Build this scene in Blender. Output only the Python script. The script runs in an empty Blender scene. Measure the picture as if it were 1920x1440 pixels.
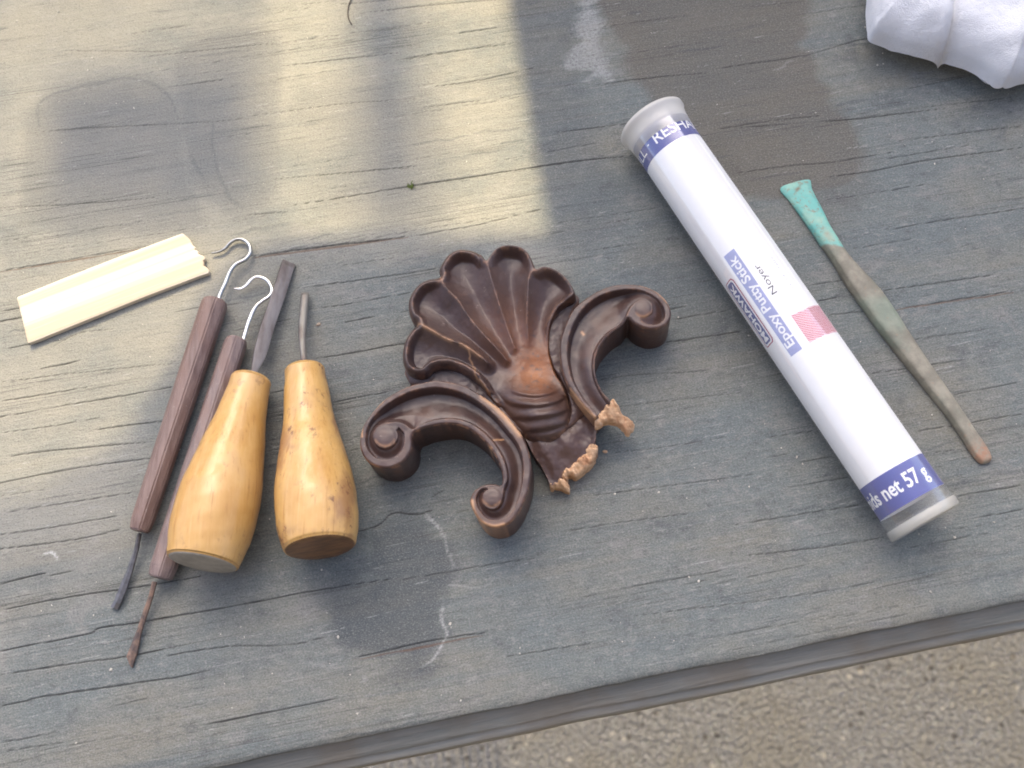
import bpy, bmesh, math, random
import numpy as np
from mathutils import Vector, Matrix

random.seed(7)
RNG = np.random.default_rng(11)
SC = bpy.context.scene
COL = SC.collection

# ------------------------------------------------------------------ camera
F = 2000.0                       # focal length in photo pixels (1920 wide)
CAM_H = 0.357                    # lens height over the table top
n = np.array([150.0, 680.0, 2000.0]); n /= np.linalg.norm(n)     # straight down, in camera axes (x right, y down, z forward)
ex = np.array([1.0, 0, 0]); wx = ex - ex.dot(n) * n; wx /= np.linalg.norm(wx)
wz = -n
wy = np.cross(wz, wx)
R = np.vstack([wx, wy, wz])      # camera axes -> world
right = R @ np.array([1.0, 0, 0]); up = R @ np.array([0, -1.0, 0]); back = R @ np.array([0, 0, -1.0])
cam_data = bpy.data.cameras.new('camera'); cam = bpy.data.objects.new('camera', cam_data); COL.objects.link(cam)
cam_data.sensor_width = 36.0; cam_data.lens = 36.0 * F / 1920.0
cam_data.clip_start = 0.01; cam_data.clip_end = 200.0
M4 = Matrix.Identity(4)
for i in range(3):
    M4[i][0] = right[i]; M4[i][1] = up[i]; M4[i][2] = back[i]
M4[0][3], M4[1][3], M4[2][3] = 0, 0, CAM_H
cam.matrix_world = M4
cam_data.dof.use_dof = True; cam_data.dof.focus_distance = 0.385; cam_data.dof.aperture_fstop = 16.0
SC.camera = cam

# ------------------------------------------------------------------ sky and sun
SUN_EL, SUN_AZ = math.radians(46), math.radians(-8)    # azimuth from +Y, positive towards +X
world = bpy.data.worlds.new('World'); SC.world = world; world.use_nodes = True
wn = world.node_tree.nodes; wl = world.node_tree.links
sky = wn.new('ShaderNodeTexSky'); sky.sky_type = 'NISHITA'; sky.sun_disc = False
sky.sun_elevation = SUN_EL; sky.sun_rotation = SUN_AZ % (2 * math.pi); sky.air_density = 0.6; sky.dust_density = 4.0; sky.ozone_density = 0.4
wl.new(sky.outputs[0], wn['Background'].inputs[0]); wn['Background'].inputs[1].default_value = 0.15
SUN_DIR = np.array([math.sin(SUN_AZ) * math.cos(SUN_EL), math.cos(SUN_AZ) * math.cos(SUN_EL), math.sin(SUN_EL)])  # towards the sun
sd = bpy.data.lights.new('sun', 'SUN'); sun = bpy.data.objects.new('sun', sd); COL.objects.link(sun)
sd.energy = 2.05; sd.angle = math.radians(0.5); sd.color = (1.0, 0.80, 0.46)
sun.rotation_euler = Vector(SUN_DIR).to_track_quat('Z', 'Y').to_euler(); sun.location = (0, 2, 3)
vs = SC.view_settings
vs.view_transform = 'Standard'; vs.look = 'None'; vs.exposure = 1.88; vs.gamma = 1.0; vs.use_curve_mapping = False
SC.cycles.use_denoising = True; SC.cycles.denoiser = 'OPENIMAGEDENOISE'; SC.cycles.denoising_prefilter = 'ACCURATE'
SC.cycles.pixel_filter_type = 'BLACKMAN_HARRIS'; SC.cycles.filter_width = 1.8

# ------------------------------------------------------------------ helpers
def unproj(p, z=0.0):
    """photo pixel(s) -> point(s) on the horizontal plane at height z"""
    p = np.asarray(p, float)
    c = np.stack([p[..., 0] - 960, p[..., 1] - 720, np.full(p.shape[:-1], F)], -1)
    r = c @ R.T
    t = (z - CAM_H) / r[..., 2]
    w = r * t[..., None]; w[..., 2] += CAM_H
    return w
def ppm(p, z=0.0):
    """pixels per metre at that pixel and height"""
    w = unproj(p, z) - np.array([0, 0, CAM_H])
    return F / (w @ (-back))
def catmull(pts, n=8, closed=False):
    P = np.asarray(pts, float); m = len(P); out = []
    for i in range(m if closed else m - 1):
        if closed:
            a, b, c, d = P[i - 1], P[i], P[(i + 1) % m], P[(i + 2) % m]
        else:
            b, c = P[i], P[i + 1]
            a = P[i - 1] if i > 0 else 2 * b - c
            d = P[i + 2] if i + 2 < m else 2 * c - b
        t = np.linspace(0, 1, n, endpoint=False)[:, None]
        out.append(0.5 * (2 * b + (c - a) * t + (2 * a - 5 * b + 4 * c - d) * t**2 + (3 * b - a - 3 * c + d) * t**3))
    if not closed: out.append(P[-1:])
    return np.vstack(out)
def dist_poly(Q, L, closed=False):
    """distance from points Q to polyline L and the nearest points"""
    A = L; B = np.roll(L, -1, 0)
    if not closed: A, B = L[:-1], L[1:]
    best = np.full(len(Q), 1e18); near = np.zeros_like(Q)
    for a, b in zip(A, B):
        ab = b - a; den = max(ab @ ab, 1e-12)
        t = np.clip(((Q - a) @ ab) / den, 0, 1)
        q = a + t[:, None] * ab
        d = ((Q - q) ** 2).sum(1)
        k = d < best
        best[k] = d[k]; near[k] = q[k]
    return np.sqrt(best), near
def inside(Q, L):
    x, y = Q[:, 0], Q[:, 1]; r = np.zeros(len(Q), bool)
    for (x0, y0), (x1, y1) in zip(L, np.roll(L, -1, 0)):
        if y0 == y1: continue
        c = (y0 > y) != (y1 > y)
        r ^= c & (x < (x1 - x0) * (y - y0) / (y1 - y0) + x0)
    return r
def sdf(Q, L):
    d, near = dist_poly(Q, L, True)
    return np.where(inside(Q, L), d, -d), near
def sst(a, b, x):
    t = np.clip((x - a) / (b - a), 0, 1); return t * t * (3 - 2 * t)
_perm = RNG.random((256, 256))
def vnoise(x, y):
    xi = np.floor(x).astype(int); yi = np.floor(y).astype(int)
    fx = x - xi; fy = y - yi; fx = fx * fx * (3 - 2 * fx); fy = fy * fy * (3 - 2 * fy)
    g = lambda i, j: _perm[i % 256, j % 256]
    return (g(xi, yi) * (1 - fx) + g(xi + 1, yi) * fx) * (1 - fy) + (g(xi, yi + 1) * (1 - fx) + g(xi + 1, yi + 1) * fx) * fy
def fbm(x, y, o=4):
    s = 0; a = 0.5; t = 0
    for k in range(o):
        s = s + a * vnoise(x * 2**k + 17.3 * k, y * 2**k + 5.1 * k); t += a; a *= 0.5
    return s / t

def new_mesh(name, verts, faces, mat=None, parent=None, smooth=True, attrs=None):
    me = bpy.data.meshes.new(name)
    verts = np.asarray(verts, np.float64)
    if isinstance(faces, np.ndarray):
        me.vertices.add(len(verts)); me.vertices.foreach_set('co', verts.astype(np.float32).ravel())
        k = faces.shape[1]
        me.loops.add(faces.size); me.loops.foreach_set('vertex_index', faces.astype(np.int32).ravel())
        me.polygons.add(len(faces)); me.polygons.foreach_set('loop_start', np.arange(0, faces.size, k, dtype=np.int32))
        me.update(calc_edges=True)
    else:
        me.from_pydata([tuple(v) for v in verts], [], [tuple(f) for f in faces])
    me.validate()
    if smooth: me.polygons.foreach_set('use_smooth', np.ones(len(me.polygons), bool))
    for an, av in (attrs or {}).items():
        av = np.asarray(av, np.float32)
        if av.ndim == 1:
            a = me.attributes.new(an, 'FLOAT', 'POINT'); a.data.foreach_set('value', av)
        else:
            a = me.attributes.new(an, 'FLOAT_VECTOR', 'POINT'); a.data.foreach_set('vector', av.ravel())
    o = bpy.data.objects.new(name, me); COL.objects.link(o)
    if mat: me.materials.append(mat)
    if parent is not None:
        o.parent = parent; o.matrix_parent_inverse = Matrix.Identity(4)
        if parent.type == 'EMPTY':
            off = np.array(parent.location); v = np.empty(len(me.vertices) * 3, np.float32)
            me.vertices.foreach_get('co', v); v = (v.reshape(-1, 3) - off).astype(np.float32); me.vertices.foreach_set('co', v.ravel()); me.update()
    return o
def thing(name, label, cat, loc, group=None):
    o = bpy.data.objects.new(name, None); COL.objects.link(o); o.location = tuple(loc); o.empty_display_size = 0.01
    o['label'] = label; o['category'] = cat
    if group: o['group'] = group
    return o
def sub_parent(child, par):
    """make child a sub-part of par (both already share the same thing's frame)"""
    child.parent = par; child.matrix_parent_inverse = Matrix.Identity(4)
def tag(o, label, cat, group=None):
    o['label'] = label; o['category'] = cat
    if group: o['group'] = group

def heightfield(name, poly, zref, zfun, mat, parent=None, step=1.3, base=0.0, attrfun=None, inset_base=0.0, rows=3):
    """solid whose plan is the outline poly (photo pixels at height zref), top = zfun, vertical sides down to base"""
    poly = np.asarray(poly, float)
    lo, hi = poly.min(0) - step, poly.max(0) + step
    xs = np.arange(lo[0], hi[0] + step, step); ys = np.arange(lo[1], hi[1] + step, step)
    GX, GY = np.meshgrid(xs, ys); Q = np.stack([GX.ravel(), GY.ravel()], 1)
    d, near = sdf(Q, poly)
    nx, ny = len(xs), len(ys)
    ok = (d > 0).reshape(ny, nx)
    cell = ok[:-1, :-1] & ok[1:, :-1] & ok[:-1, 1:] & ok[1:, 1:]
    cnt = np.zeros((ny, nx), int)
    for a in (0, 1):
        for b in (0, 1):
            cnt[a:ny - 1 + a, b:nx - 1 + b] += cell
    cf = cnt.ravel()
    bnd = (cf > 0) & (cf < 4)
    P = Q.copy(); P[bnd] = near[bnd]
    used = np.where(cf > 0)[0]; idx = np.full(len(Q), -1); idx[used] = np.arange(len(used))
    U = P[used]; dU = np.where(bnd[used], 0.0, d[used])
    z = zfun(U, dU)
    W = unproj(U, zref); W[:, 2] = z
    jj, ii = np.where(cell)
    q = lambda a, b: idx[(jj + a) * nx + ii + b]
    faces = np.stack([q(0, 0), q(1, 0), q(1, 1), q(0, 1)], 1)
    # boundary edges -> walls
    E = np.vstack([faces[:, [0, 1]], faces[:, [1, 2]], faces[:, [2, 3]], faces[:, [3, 0]]])
    key = {}
    for a, b in E.tolist():
        k = (a, b) if a < b else (b, a)
        key[k] = None if k in key else (a, b)
    be = [v for v in key.values() if v is not None]
    bv = sorted({v for e in be for v in e}); bi = {v: i for i, v in enumerate(bv)}
    nb = len(bv); bv = np.array(bv); V = [W]; off = len(W)
    cen = W[:, :2].mean(0)
    bs = base(U[bv]) if callable(base) else np.full(nb, base)
    for r_ in range(rows + 1):
        t = r_ / rows; w = W[bv].copy(); w[:, 2] = W[bv][:, 2] * (1 - t) + bs * t
        if inset_base:
            dirv = cen - w[:, :2]; ln = np.linalg.norm(dirv, axis=1, keepdims=True)
            w[:, :2] += dirv / ln * np.minimum(inset_base, ln * 0.5) * (t ** 0.7)
        V.append(w)
    wf = []
    for r_ in range(rows):
        for a, b in be:
            i, j = bi[a], bi[b]; o0 = off + r_ * nb; o1 = o0 + nb
            wf.append((o0 + j, o0 + i, o1 + i, o1 + j))
    allf = np.vstack([faces, np.array(wf)])
    V = np.vstack(V)
    attrs = {}
    if attrfun:
        for k, a in attrfun(U, dU, z).items():
            side = np.tile(a[bv], rows + 1) if a.ndim == 1 else np.tile(a[bv], (rows + 1, 1))
            if k == 'wear':
                side = np.concatenate([a[bv] * 0.8 * (1 - r_ / rows) ** 3 for r_ in range(rows + 1)])
            attrs[k] = np.concatenate([a, side])
    o = new_mesh(name, V, allf[:, ::-1], mat, parent, True, attrs)
    return o

def frames(P):
    T = np.gradient(P, axis=0); T /= np.linalg.norm(T, axis=1, keepdims=True)
    N = np.zeros_like(P); a = np.array([0, 0, 1.0]); v = a - a @ T[0] * T[0]; N[0] = v / np.linalg.norm(v)
    for i in range(1, len(P)):
        v = N[i - 1] - N[i - 1] @ T[i] * T[i]; N[i] = v / np.linalg.norm(v)
    return T, N, np.cross(T, N)
def sweep(name, P, rn, rb, mat, parent=None, seg=12, roll=None, smooth=True, square=False):
    """tube along P; rn/rb = half sizes along normal(up)/binormal per point"""
    P = np.asarray(P, float); m = len(P); T, N, B = frames(P)
    rn = np.broadcast_to(rn, m); rb = np.broadcast_to(rb, m)
    ang = np.linspace(0, 2 * math.pi, seg, endpoint=False)
    V = []
    for i in range(m):
        rl = 0 if roll is None else (roll[i] if hasattr(roll, '__len__') else roll)
        Ni = math.cos(rl) * N[i] + math.sin(rl) * B[i]; Bi = -math.sin(rl) * N[i] + math.cos(rl) * B[i]
        for a in ang:
            c, s = math.cos(a), math.sin(a)
            if square:
                k = 1 / max(abs(c), abs(s)); k = min(k, 1.32); c *= k; s *= k
            V.append(P[i] + Ni * rn[i] * c + Bi * rb[i] * s)
    Fc = []
    for i in range(m - 1):
        for k in range(seg):
            k2 = (k + 1) % seg
            Fc.append((i * seg + k, i * seg + k2, (i + 1) * seg + k2, (i + 1) * seg + k))
    Fc.append(tuple(range(seg - 1, -1, -1))); Fc.append(tuple((m - 1) * seg + k for k in range(seg)))
    o = new_mesh(name, V, Fc, mat, parent, smooth)
    if smooth:
        o.data.polygons[-1].use_smooth = False; o.data.polygons[-2].use_smooth = False
    return o
def lathe(name, A, B, prof, mat, parent=None, seg=56, wob=0.0, cap0=True, cap1=True, cap_edge=True):
    """prof: (s in metres from A along A->B, radius)"""
    A = np.asarray(A, float); B = np.asarray(B, float); a = (B - A) / np.linalg.norm(B - A)
    u = np.array([0, 0, 1.0]); u = u - u @ a * a; u /= np.linalg.norm(u); v = np.cross(a, u)
    V = []; Fc = []
    for i, (s, r) in enumerate(prof):
        for k in range(seg):
            t = 2 * math.pi * k / seg
            rr = r * (1 + wob * math.sin(2 * t + i * 0.3) + 0.5 * wob * math.sin(5 * t - i * 0.7))
            V.append(A + a * s + rr * (math.cos(t) * u + math.sin(t) * v))
    m = len(prof)
    for i in range(m - 1):
        for k in range(seg):
            k2 = (k + 1) % seg
            Fc.append((i * seg + k2, i * seg + k, (i + 1) * seg + k, (i + 1) * seg + k2))
    caps = []
    if cap0: Fc.append(tuple(range(seg))); caps.append(len(Fc) - 1)
    if cap1: Fc.append(tuple((m - 1) * seg + k for k in range(seg - 1, -1, -1))); caps.append(len(Fc) - 1)
    o = new_mesh(name, V, Fc, mat, parent, True)
    for c in caps: o.data.polygons[c].use_smooth = False
    if cap_edge:
        for e in o.data.edges:
            i, j = e.vertices
            if (i < seg and j < seg and cap0) or (i >= (m - 1) * seg and j >= (m - 1) * seg and cap1): e.use_edge_sharp = True
    return o
def box_mesh(bm, lo, hi):
    v = [bm.verts.new((x, y, z)) for x in (lo[0], hi[0]) for y in (lo[1], hi[1]) for z in (lo[2], hi[2])]
    for f in ((0, 1, 3, 2), (4, 6, 7, 5), (0, 4, 5, 1), (2, 3, 7, 6), (0, 2, 6, 4), (1, 5, 7, 3)):
        bm.faces.new([v[i] for i in f])

# ------------------------------------------------------------------ materials
class NT:
    def __init__(self, name):
        self.m = bpy.data.materials.new(name); self.m.use_nodes = True
        self.t = self.m.node_tree; self.b = self.t.nodes['Principled BSDF']; self.out = self.t.nodes['Material Output']
    def node(self, ty, **kw):
        x = self.t.nodes.new(ty)
        for k, v in kw.items(): setattr(x, k, v)
        return x
    def link(self, a, b): self.t.links.new(a, b)
    def coord(self, scale=(1, 1, 1), src=None):
        mp = self.node('ShaderNodeMapping'); mp.inputs['Scale'].default_value = scale
        if src is None: src = self.node('ShaderNodeTexCoord').outputs['Object']
        self.link(src, mp.inputs[0]); return mp.outputs[0]
    def attr(self, name, vec=False):
        a = self.node('ShaderNodeAttribute', attribute_name=name); return a.outputs['Vector' if vec else 'Fac']
    def noise(self, vec, scale, detail=4, rough=0.55, dist=0.0):
        x = self.node('ShaderNodeTexNoise'); x.inputs['Scale'].default_value = scale; x.inputs['Detail'].default_value = detail
        x.inputs['Roughness'].default_value = rough; x.inputs['Distortion'].default_value = dist
        self.link(vec, x.inputs['Vector']); return x.outputs['Fac']
    def ramp(self, fac, a, b, inv=False):
        x = self.node('ShaderNodeMapRange'); x.interpolation_type = 'SMOOTHSTEP'
        x.inputs['From Min'].default_value = a; x.inputs['From Max'].default_value = b
        if inv: x.inputs['To Min'].default_value = 1; x.inputs['To Max'].default_value = 0
        self.link(fac, x.inputs['Value']); return x.outputs['Result']
    def mul(self, a, b, op='MULTIPLY', clamp=False):
        x = self.node('ShaderNodeMath', operation=op); x.use_clamp = clamp
        for i, v in enumerate((a, b)):
            if isinstance(v, (int, float)): x.inputs[i].default_value = v
            else: self.link(v, x.inputs[i])
        return x.outputs[0]
    def mix(self, fac, a, b):
        x = self.node('ShaderNodeMix', data_type='RGBA')
        if isinstance(fac, (int, float)): x.inputs[0].default_value = fac
        else: self.link(fac, x.inputs[0])
        for i, v in ((6, a), (7, b)):
            if isinstance(v, tuple): x.inputs[i].default_value = v + (1,)
            else: self.link(v, x.inputs[i])
        return x.outputs[2]
    def base(self, c):
        if isinstance(c, tuple): self.b.inputs['Base Color'].default_value = c + (1,)
        else: self.link(c, self.b.inputs['Base Color'])
    def rough(self, r):
        if isinstance(r, (int, float)): self.b.inputs['Roughness'].default_value = r
        else: self.link(r, self.b.inputs['Roughness'])
    def bump(self, h, strength=0.3, dist=0.001):
        x = self.node('ShaderNodeBump'); x.inputs['Strength'].default_value = strength; x.inputs['Distance'].default_value = dist
        self.link(h, x.inputs['Height']); self.link(x.outputs[0], self.b.inputs['Normal'])

def m_table():
    t = NT('weathered_board'); g = t.attr('grain', True)
    fib = t.noise(t.coord((14, 620, 1), g), 1, 5, 0.65)
    fib2 = t.noise(t.coord((45, 1500, 1), g), 1, 4, 0.7)
    band = t.noise(t.coord((3.5, 60, 1), g), 1, 4, 0.6, 0.6)
    blot = t.noise(t.coord((16, 22, 1), g), 1, 5, 0.6)
    speck = t.noise(t.coord((900, 1100, 1), g), 1, 3, 0.7)
    grit = t.noise(t.coord((260, 420, 1), g), 1, 5, 0.75); mot = t.noise(t.coord((55, 75, 1), g), 1, 5, 0.7, 0.4)
    c = t.mix(t.ramp(blot, 0.34, 0.66), (0.134, 0.156, 0.150), (0.178, 0.176, 0.144))
    c = t.mix(t.mul(t.ramp(band, 0.42, 0.66), 0.7), c, (0.112, 0.138, 0.142))
    c = t.mix(t.mul(t.ramp(mot, 0.52, 0.68), 0.62), c, (0.205, 0.205, 0.190))
    c = t.mix(t.mul(t.ramp(mot, 0.30, 0.46, True), 0.65), c, (0.082, 0.092, 0.096))
    c = t.mix(t.mul(t.ramp(fib, 0.54, 0.76), 0.4), c, (0.25, 0.25, 0.23))
    c = t.mix(t.mul(t.ramp(grit, 0.53, 0.68), 0.52), c, (0.27, 0.27, 0.25))
    c = t.mix(t.mul(t.ramp(grit, 0.32, 0.47, True), 0.55), c, (0.07, 0.075, 0.075))
    dk = t.mul(t.ramp(fib2, 0.32, 0.44, True), 0.35)
    c = t.mix(dk, c, (0.062, 0.066, 0.066))
    c = t.mix(t.mul(t.attr('pale_light'), t.ramp(blot, 0.15, 0.6)), c, (0.34, 0.33, 0.27))
    c = t.mix(t.mul(t.mul(t.attr('brown'), t.mul(grit, 0.9, 'ADD')), 0.62), c, (0.095, 0.082, 0.062))
    c = t.mix(t.mul(t.attr('dark'), 0.9), c, (0.048, 0.060, 0.068))
    c = t.mix(t.mul(t.attr('grey_patch'), 0.6), c, (0.15, 0.155, 0.145))
    c = t.mix(t.mul(t.attr('paint'), t.ramp(speck, 0.25, 0.6)), c, (0.50, 0.51, 0.49))
    ln = t.noise(t.coord((4.5, 520, 1), g), 1, 3, 0.5, 0.3); lm = t.ramp(t.noise(t.coord((9, 60, 1), g), 1, 3), 0.46, 0.62)
    ab = t.mul(t.mul(ln, 0.5, 'SUBTRACT'), 0.0, 'ADD'); ab2 = t.mul(ab, ab); hl = t.ramp(ab2, 0.00002, 0.00022, True)
    c = t.mix(t.mul(t.mul(hl, lm), 0.6), c, (0.05, 0.05, 0.046))
    tny = t.noise(t.coord((1500, 2100, 1), g), 1, 2, 0.8)
    c = t.mix(t.mul(t.ramp(tny, 0.52, 0.66), 0.38), c, (0.30, 0.30, 0.28)); c = t.mix(t.mul(t.ramp(tny, 0.36, 0.48, True), 0.42), c, (0.055, 0.06, 0.06))
    sp = t.ramp(speck, 0.63, 0.73)
    c = t.mix(t.mul(sp, 0.5), c, (0.36, 0.36, 0.33))
    c = t.mix(t.mul(t.ramp(speck, 0.26, 0.38, True), 0.35), c, (0.055, 0.056, 0.052))
    c = t.mix(t.attr('rust'), c, (0.11, 0.06, 0.035))
    c = t.mix(t.attr('crack'), c, (0.022, 0.020, 0.018))
    t.base(c); t.rough(0.72); t.b.inputs['Specular IOR Level'].default_value = 0.35
    h = t.mul(t.mul(t.mul(fib, 0.5), t.mul(speck, 0.4), 'ADD'), t.mul(grit, 0.8), 'ADD')
    t.bump(h, 0.9, 0.0006)
    return t.m
def m_board_edge():
    t = NT('board_edge'); v = t.coord((20, 400, 400)); a = t.noise(v, 1, 6, 0.75); b = t.noise(t.coord((30, 30, 30)), 1, 4)
    c = t.mix(t.ramp(a, 0.35, 0.65), (0.21, 0.22, 0.20), (0.30, 0.295, 0.26))
    c = t.mix(t.mul(t.ramp(b, 0.45, 0.65), 0.6), c, (0.22, 0.19, 0.145))
    t.base(c); t.rough(0.8); t.bump(a, 0.5, 0.001); return t.m
def m_ground():
    t = NT('gravelly_concrete'); o = t.node('ShaderNodeTexCoord').outputs['Object']
    a = t.noise(t.coord((1, 1, 1), o), 170, 5, 0.7); b = t.noise(t.coord((1, 1, 1), o), 9, 4, 0.6)
    vo = t.node('ShaderNodeTexVoronoi'); vo.inputs['Scale'].default_value = 210; t.link(o, vo.inputs['Vector'])
    v2 = t.node('ShaderNodeTexVoronoi'); v2.inputs['Scale'].default_value = 95; t.link(o, v2.inputs['Vector'])
    c = t.mix(t.ramp(a, 0.3, 0.7), (0.19, 0.18, 0.145), (0.44, 0.42, 0.36))
    c = t.mix(t.mul(t.ramp(vo.outputs['Distance'], 0.12, 0.34, True), 0.6), c, t.mix(0.55, (0.36, 0.34, 0.29), vo.outputs['Color']))
    hs = t.node('ShaderNodeHueSaturation'); hs.inputs['Saturation'].default_value = 0.2; t.link(c, hs.inputs['Color']); c = hs.outputs[0]
    c = t.mix(0.25, c, (0.29, 0.285, 0.25))
    pick = t.node('ShaderNodeSeparateColor'); t.link(v2.outputs['Color'], pick.inputs[0])
    w = t.mul(t.ramp(v2.outputs['Distance'], 0.2, 0.3, True), t.ramp(pick.outputs[0], 0.86, 0.88))
    c = t.mix(w, c, (0.55, 0.52, 0.46))
    k = t.mul(t.ramp(v2.outputs['Distance'], 0.2, 0.32, True), t.ramp(pick.outputs[1], 0.8, 0.82))
    c = t.mix(t.mul(k, 0.7), c, (0.07, 0.06, 0.05))
    c = t.mix(t.mul(t.ramp(b, 0.45, 0.62), 0.4), c, (0.30, 0.275, 0.215))
    t.base(c); t.rough(0.95); t.bump(t.mul(vo.outputs['Distance'], a, 'ADD'), 0.9, 0.004); return t.m
def m_carved():
    t = NT('stained_carved_wood'); o = t.node('ShaderNodeTexCoord').outputs['Object']
    a = t.noise(t.coord((1, 1, 1), o), 45, 5, 0.6); b = t.noise(t.coord((300, 900, 300), o), 1, 4, 0.6); d = t.noise(t.coord((1, 1, 1), o), 420, 4, 0.7)
    c = t.mix(t.ramp(a, 0.35, 0.65), (0.044, 0.0262, 0.0235), (0.070, 0.041, 0.034))
    c = t.mix(t.mul(t.ramp(b, 0.5, 0.7), 0.3), c, (0.080, 0.050, 0.042))
    am = t.mul(t.mul(t.attr('amber'), t.ramp(a, 0.10, 0.52)), t.ramp(d, 0.24, 0.5))
    c = t.mix(am, c, (0.27, 0.080, 0.006))
    w = t.mul(t.attr('wear'), t.ramp(d, 0.38, 0.6)); c = t.mix(w, c, (0.30, 0.16, 0.095))
    c = t.mix(t.attr('scar'), c, (0.44, 0.25, 0.13))
    c = t.mix(t.mul(t.ramp(d, 0.66, 0.74), 0.5), c, (0.32, 0.26, 0.22)); c = t.mix(t.mul(t.ramp(t.noise(t.coord((1, 1, 1), o), 110, 5, 0.7), 0.50, 0.72), 0.22), c, (0.17, 0.13, 0.11))
    t.base(c)
    t.rough(t.mul(t.mul(d, 0.28), 0.28, 'ADD')); t.b.inputs['Specular IOR Level'].default_value = 0.55
    t.bump(t.mul(t.mul(d, 0.5), t.mul(b, 0.5), 'ADD'), 0.22, 0.0006); return t.m
def m_rawwood():
    t = NT('raw_broken_wood'); o = t.node('ShaderNodeTexCoord').outputs['Object']
    a = t.noise(t.coord((200, 700, 300), o), 1, 5, 0.65); b = t.noise(t.coord((1, 1, 1), o), 150, 3)
    c = t.mix(t.ramp(a, 0.3, 0.7), (0.44, 0.25, 0.13), (0.68, 0.46, 0.28)); c = t.mix(t.mul(t.ramp(b, 0.5, 0.7), 0.5), c, (0.33, 0.13, 0.06))
    t.base(c); t.rough(0.85); t.bump(a, 0.4, 0.0008); return t.m
def m_plain(name, c, r=0.5, metal=0.0, var=0.25, scale=200, stretch=(1, 1, 1), c2=None, bump=0.15, spec=0.5):
    t = NT(name); o = t.node('ShaderNodeTexCoord').outputs['Object']; a = t.noise(t.coord(stretch, o), scale, 5, 0.6)
    c2 = c2 or tuple(x * (1 - var) for x in c)
    t.base(t.mix(t.ramp(a, 0.35, 0.65), c2, c)); t.rough(r); t.b.inputs['Metallic'].default_value = metal; t.b.inputs['Specular IOR Level'].default_value = spec
    if bump: t.bump(a, bump, 0.0004)
    return t.m
def m_boxwood(seed, pale):
    """varnished yellow handle wood: coordinates along the handle axis are the object's own z-less noise, stretched in y"""
    t = NT('boxwood_varnish'); o = t.node('ShaderNodeTexCoord').outputs['Object']
    mp = t.node('ShaderNodeMapping'); mp.inputs['Location'].default_value = (seed, seed * 2.3, 0); t.link(o, mp.inputs[0]); v = mp.outputs[0]
    st = t.noise(t.coord((900, 35, 900), v), 1, 5, 0.65); bl = t.noise(t.coord((55, 40, 55), v), 1, 4, 0.6); sp = t.noise(t.coord((260, 200, 260), v), 1, 4, 0.7)
    c = t.mix(t.ramp(bl, 0.3, 0.7), (0.50, 0.275, 0.072), (0.63, 0.40, 0.145))
    c = t.mix(t.mul(t.ramp(st, 0.5, 0.75), 0.4), c, (0.66, 0.43, 0.19))
    c = t.mix(t.mul(t.ramp(st, 0.28, 0.46, True), 0.62), c, (0.33, 0.14, 0.035))
    c = t.mix(t.mul(t.ramp(sp, 0.57, 0.66), t.mul(pale, t.ramp(bl, 0.42, 0.6))), c, (0.14, 0.06, 0.035))
    c = t.mix(t.mul(t.ramp(bl, 0.50, 0.66), 0.7 * pale), c, (0.25, 0.11, 0.05))
    t.base(c); t.rough(t.mul(t.mul(sp, 0.30), 0.24, 'ADD')); t.b.inputs['Coat Weight'].default_value = 0.3; t.b.inputs['Coat Roughness'].default_value = 0.12
    t.bump(t.mul(t.mul(st, 0.4), sp, 'ADD'), 0.12, 0.0006); return t.m
def m_darkhandle(name, c1, c2):
    t = NT(name); o = t.node('ShaderNodeTexCoord').outputs['Object']
    st = t.noise(t.coord((600, 45, 600), o), 1, 5, 0.65); bl = t.noise(t.coord((90, 40, 90), o), 1, 4); sp = t.noise(t.coord((1, 1, 1), o), 700, 3, 0.7)
    c = t.mix(t.ramp(st, 0.3, 0.7), c1, c2); c = t.mix(t.mul(t.ramp(bl, 0.48, 0.66), 0.5), c, (0.19, 0.105, 0.075))
    c = t.mix(t.mul(t.ramp(sp, 0.63, 0.72), 0.5), c, (0.30, 0.25, 0.22))
    t.base(c); t.rough(0.5); t.bump(t.mul(st, sp, 'ADD'), 0.25, 0.0006); return t.m
def m_pine():
    t = NT('fresh_pine'); v = t.attr('grain', True)
    a = t.noise(t.coord((2, 260, 1), v), 1, 2, 0.4); b = t.noise(t.coord((30, 1500, 1), v), 1, 4, 0.6)
    c = t.mix(t.ramp(a, 0.48, 0.60), (0.63, 0.57, 0.46), (0.50, 0.42, 0.31)); c = t.mix(t.mul(t.ramp(b, 0.5, 0.7), 0.25), c, (0.72, 0.66, 0.52))
    t.base(c); t.rough(0.7); t.bump(b, 0.2, 0.0003); return t.m
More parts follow.
